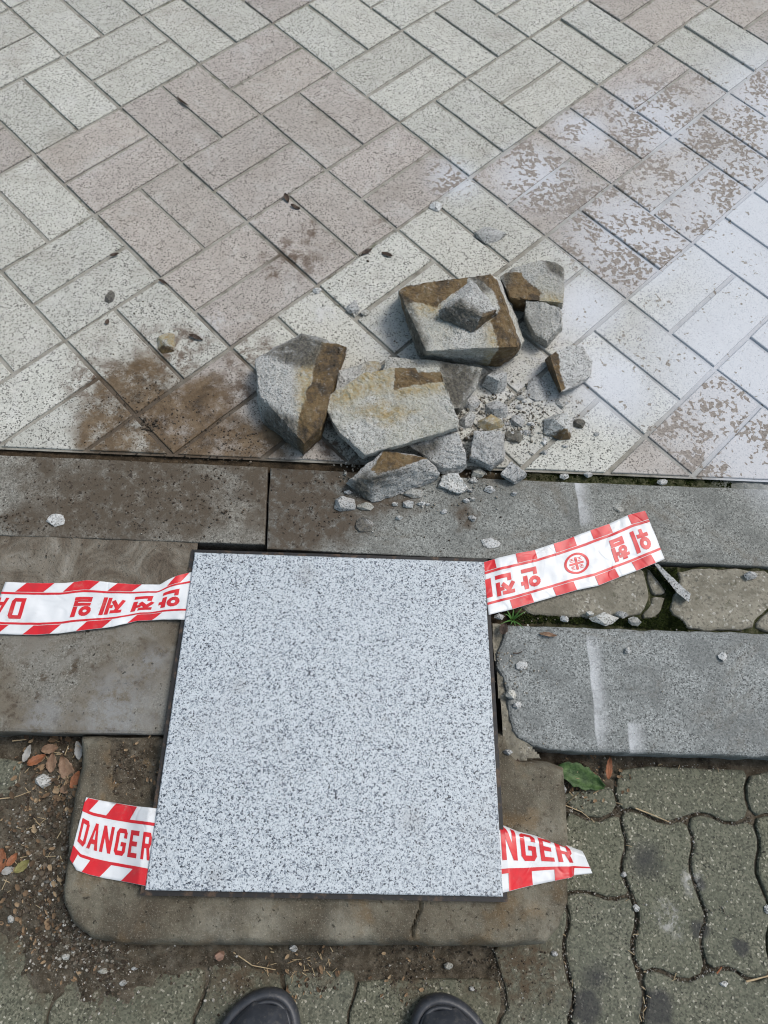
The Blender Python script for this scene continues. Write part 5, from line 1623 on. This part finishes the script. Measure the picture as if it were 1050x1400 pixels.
def flakes(px, py, r, cnt_, z, s0, s1):
    c = at(px, py, z)
    for _ in range(cnt_):
        a = rg.uniform(0, 6.283); d = r * math.sqrt(rg.random()); th = rg.uniform(0, 6.283); L = rg.uniform(s0, s1)
        p = Vector((c.x + math.cos(a) * d, c.y + math.sin(a) * d, (z if z > -.04 else max(ZS, ground_z(c.x + math.cos(a) * d, c.y + math.sin(a) * d))) + rg.uniform(.001, .006)))
        e = Vector((math.cos(th), math.sin(th), rg.uniform(-.3, .3))) * L; q = Vector((-math.sin(th), math.cos(th), rg.uniform(-.4, .4))) * L * rg.uniform(.35, .7)
        b = len(V)
        for k_ in range(6):
            t_ = k_ / 6 * 6.283
            V.append(tuple(p + e * math.cos(t_) * rg.uniform(.7, 1.1) + q * math.sin(t_) * rg.uniform(.7, 1.1)))
        V.append(tuple(p + Vector((0, 0, -.0012))))
        F.extend([(b + k_, b + (k_ + 1) % 6, b + 6) for k_ in range(6)])
flakes(80, 1050, .07, 150, zs + .006, .0012, .007); flakes(60, 1180, .09, 130, zs + .004, .001, .006); flakes(100, 1260, .08, 110, zs + .004, .001, .005); flakes(820, 1060, .05, 40, zs, .001, .005)
flakes(410, 1303, .06, 60, zs + .002, .0012, .005); flakes(560, 1312, .06, 40, zs - .002, .0012, .004); flakes(800, 1060, .04, 30, zs, .0012, .004); flakes(185, 1045, .04, 30, -.010, .0012, .004)
n = N('leaf_bits')
c = n.ramp(n.new('ShaderNodeNewGeometry').outputs['Random Per Island'], [(0, (.05, .034, .022)), (.4, (.13, .085, .05)), (.7, (.22, .15, .09)), (1, (.32, .24, .15))])
M['leaf_bits'] = n.done(c, .8, .25)
o = add_mesh('leaf_litter', V, F, M['leaf_bits'])
tag(o, 'small brown leaf scraps mixed into the dirt beside the surround', 'litter', kind='stuff')
# moss pads
V, F = [], []
rg = random.Random(8)
def moss_pad(poly, z, cnt_, h0, h1):
    P = polyxy(poly, z)
    xs = [p[0] for p in P]; ys = [p[1] for p in P]
    k = 0
    while k < cnt_:
        x, y = rg.uniform(min(xs), max(xs)), rg.uniform(min(ys), max(ys))
        if not inside(x, y, P): continue
        k += 1
        r = rg.uniform(.0008, .0022); h = rg.uniform(h0, h1)
        b = len(V)
        for q in range(5):
            a = q * 1.2566 + rg.random() * .4
            V.append((x + math.cos(a) * r, y + math.sin(a) * r, z))
        V.append((x + rg.uniform(-1, 1) * r * .5, y + rg.uniform(-1, 1) * r * .5, z + h))
        for q in range(5): F.append((b + q, b + (q + 1) % 5, b + 5))
moss_pad([(720, 642), (770, 645), (960, 653), (1000, 655), (1000, 667), (900, 662), (760, 658), (715, 655)], -.010, 1500, .001, .004)
moss_pad([(884, 776), (926, 777), (930, 796), (922, 812), (914, 835), (935, 850), (940, 862), (870, 858), (780, 852), (700, 852), (690, 838), (740, 840), (880, 846), (900, 845), (911, 815), (911, 806)], -.0105, 1900, .001, .004)
moss_pad([(915, 842), (930, 846), (939, 862), (905, 861)], -.011, 350, .002, .006)
o = add_mesh('moss', V, F, M['moss'])
tag(o, 'dark green moss filling the joints beside the kerb', 'moss', kind='stuff')
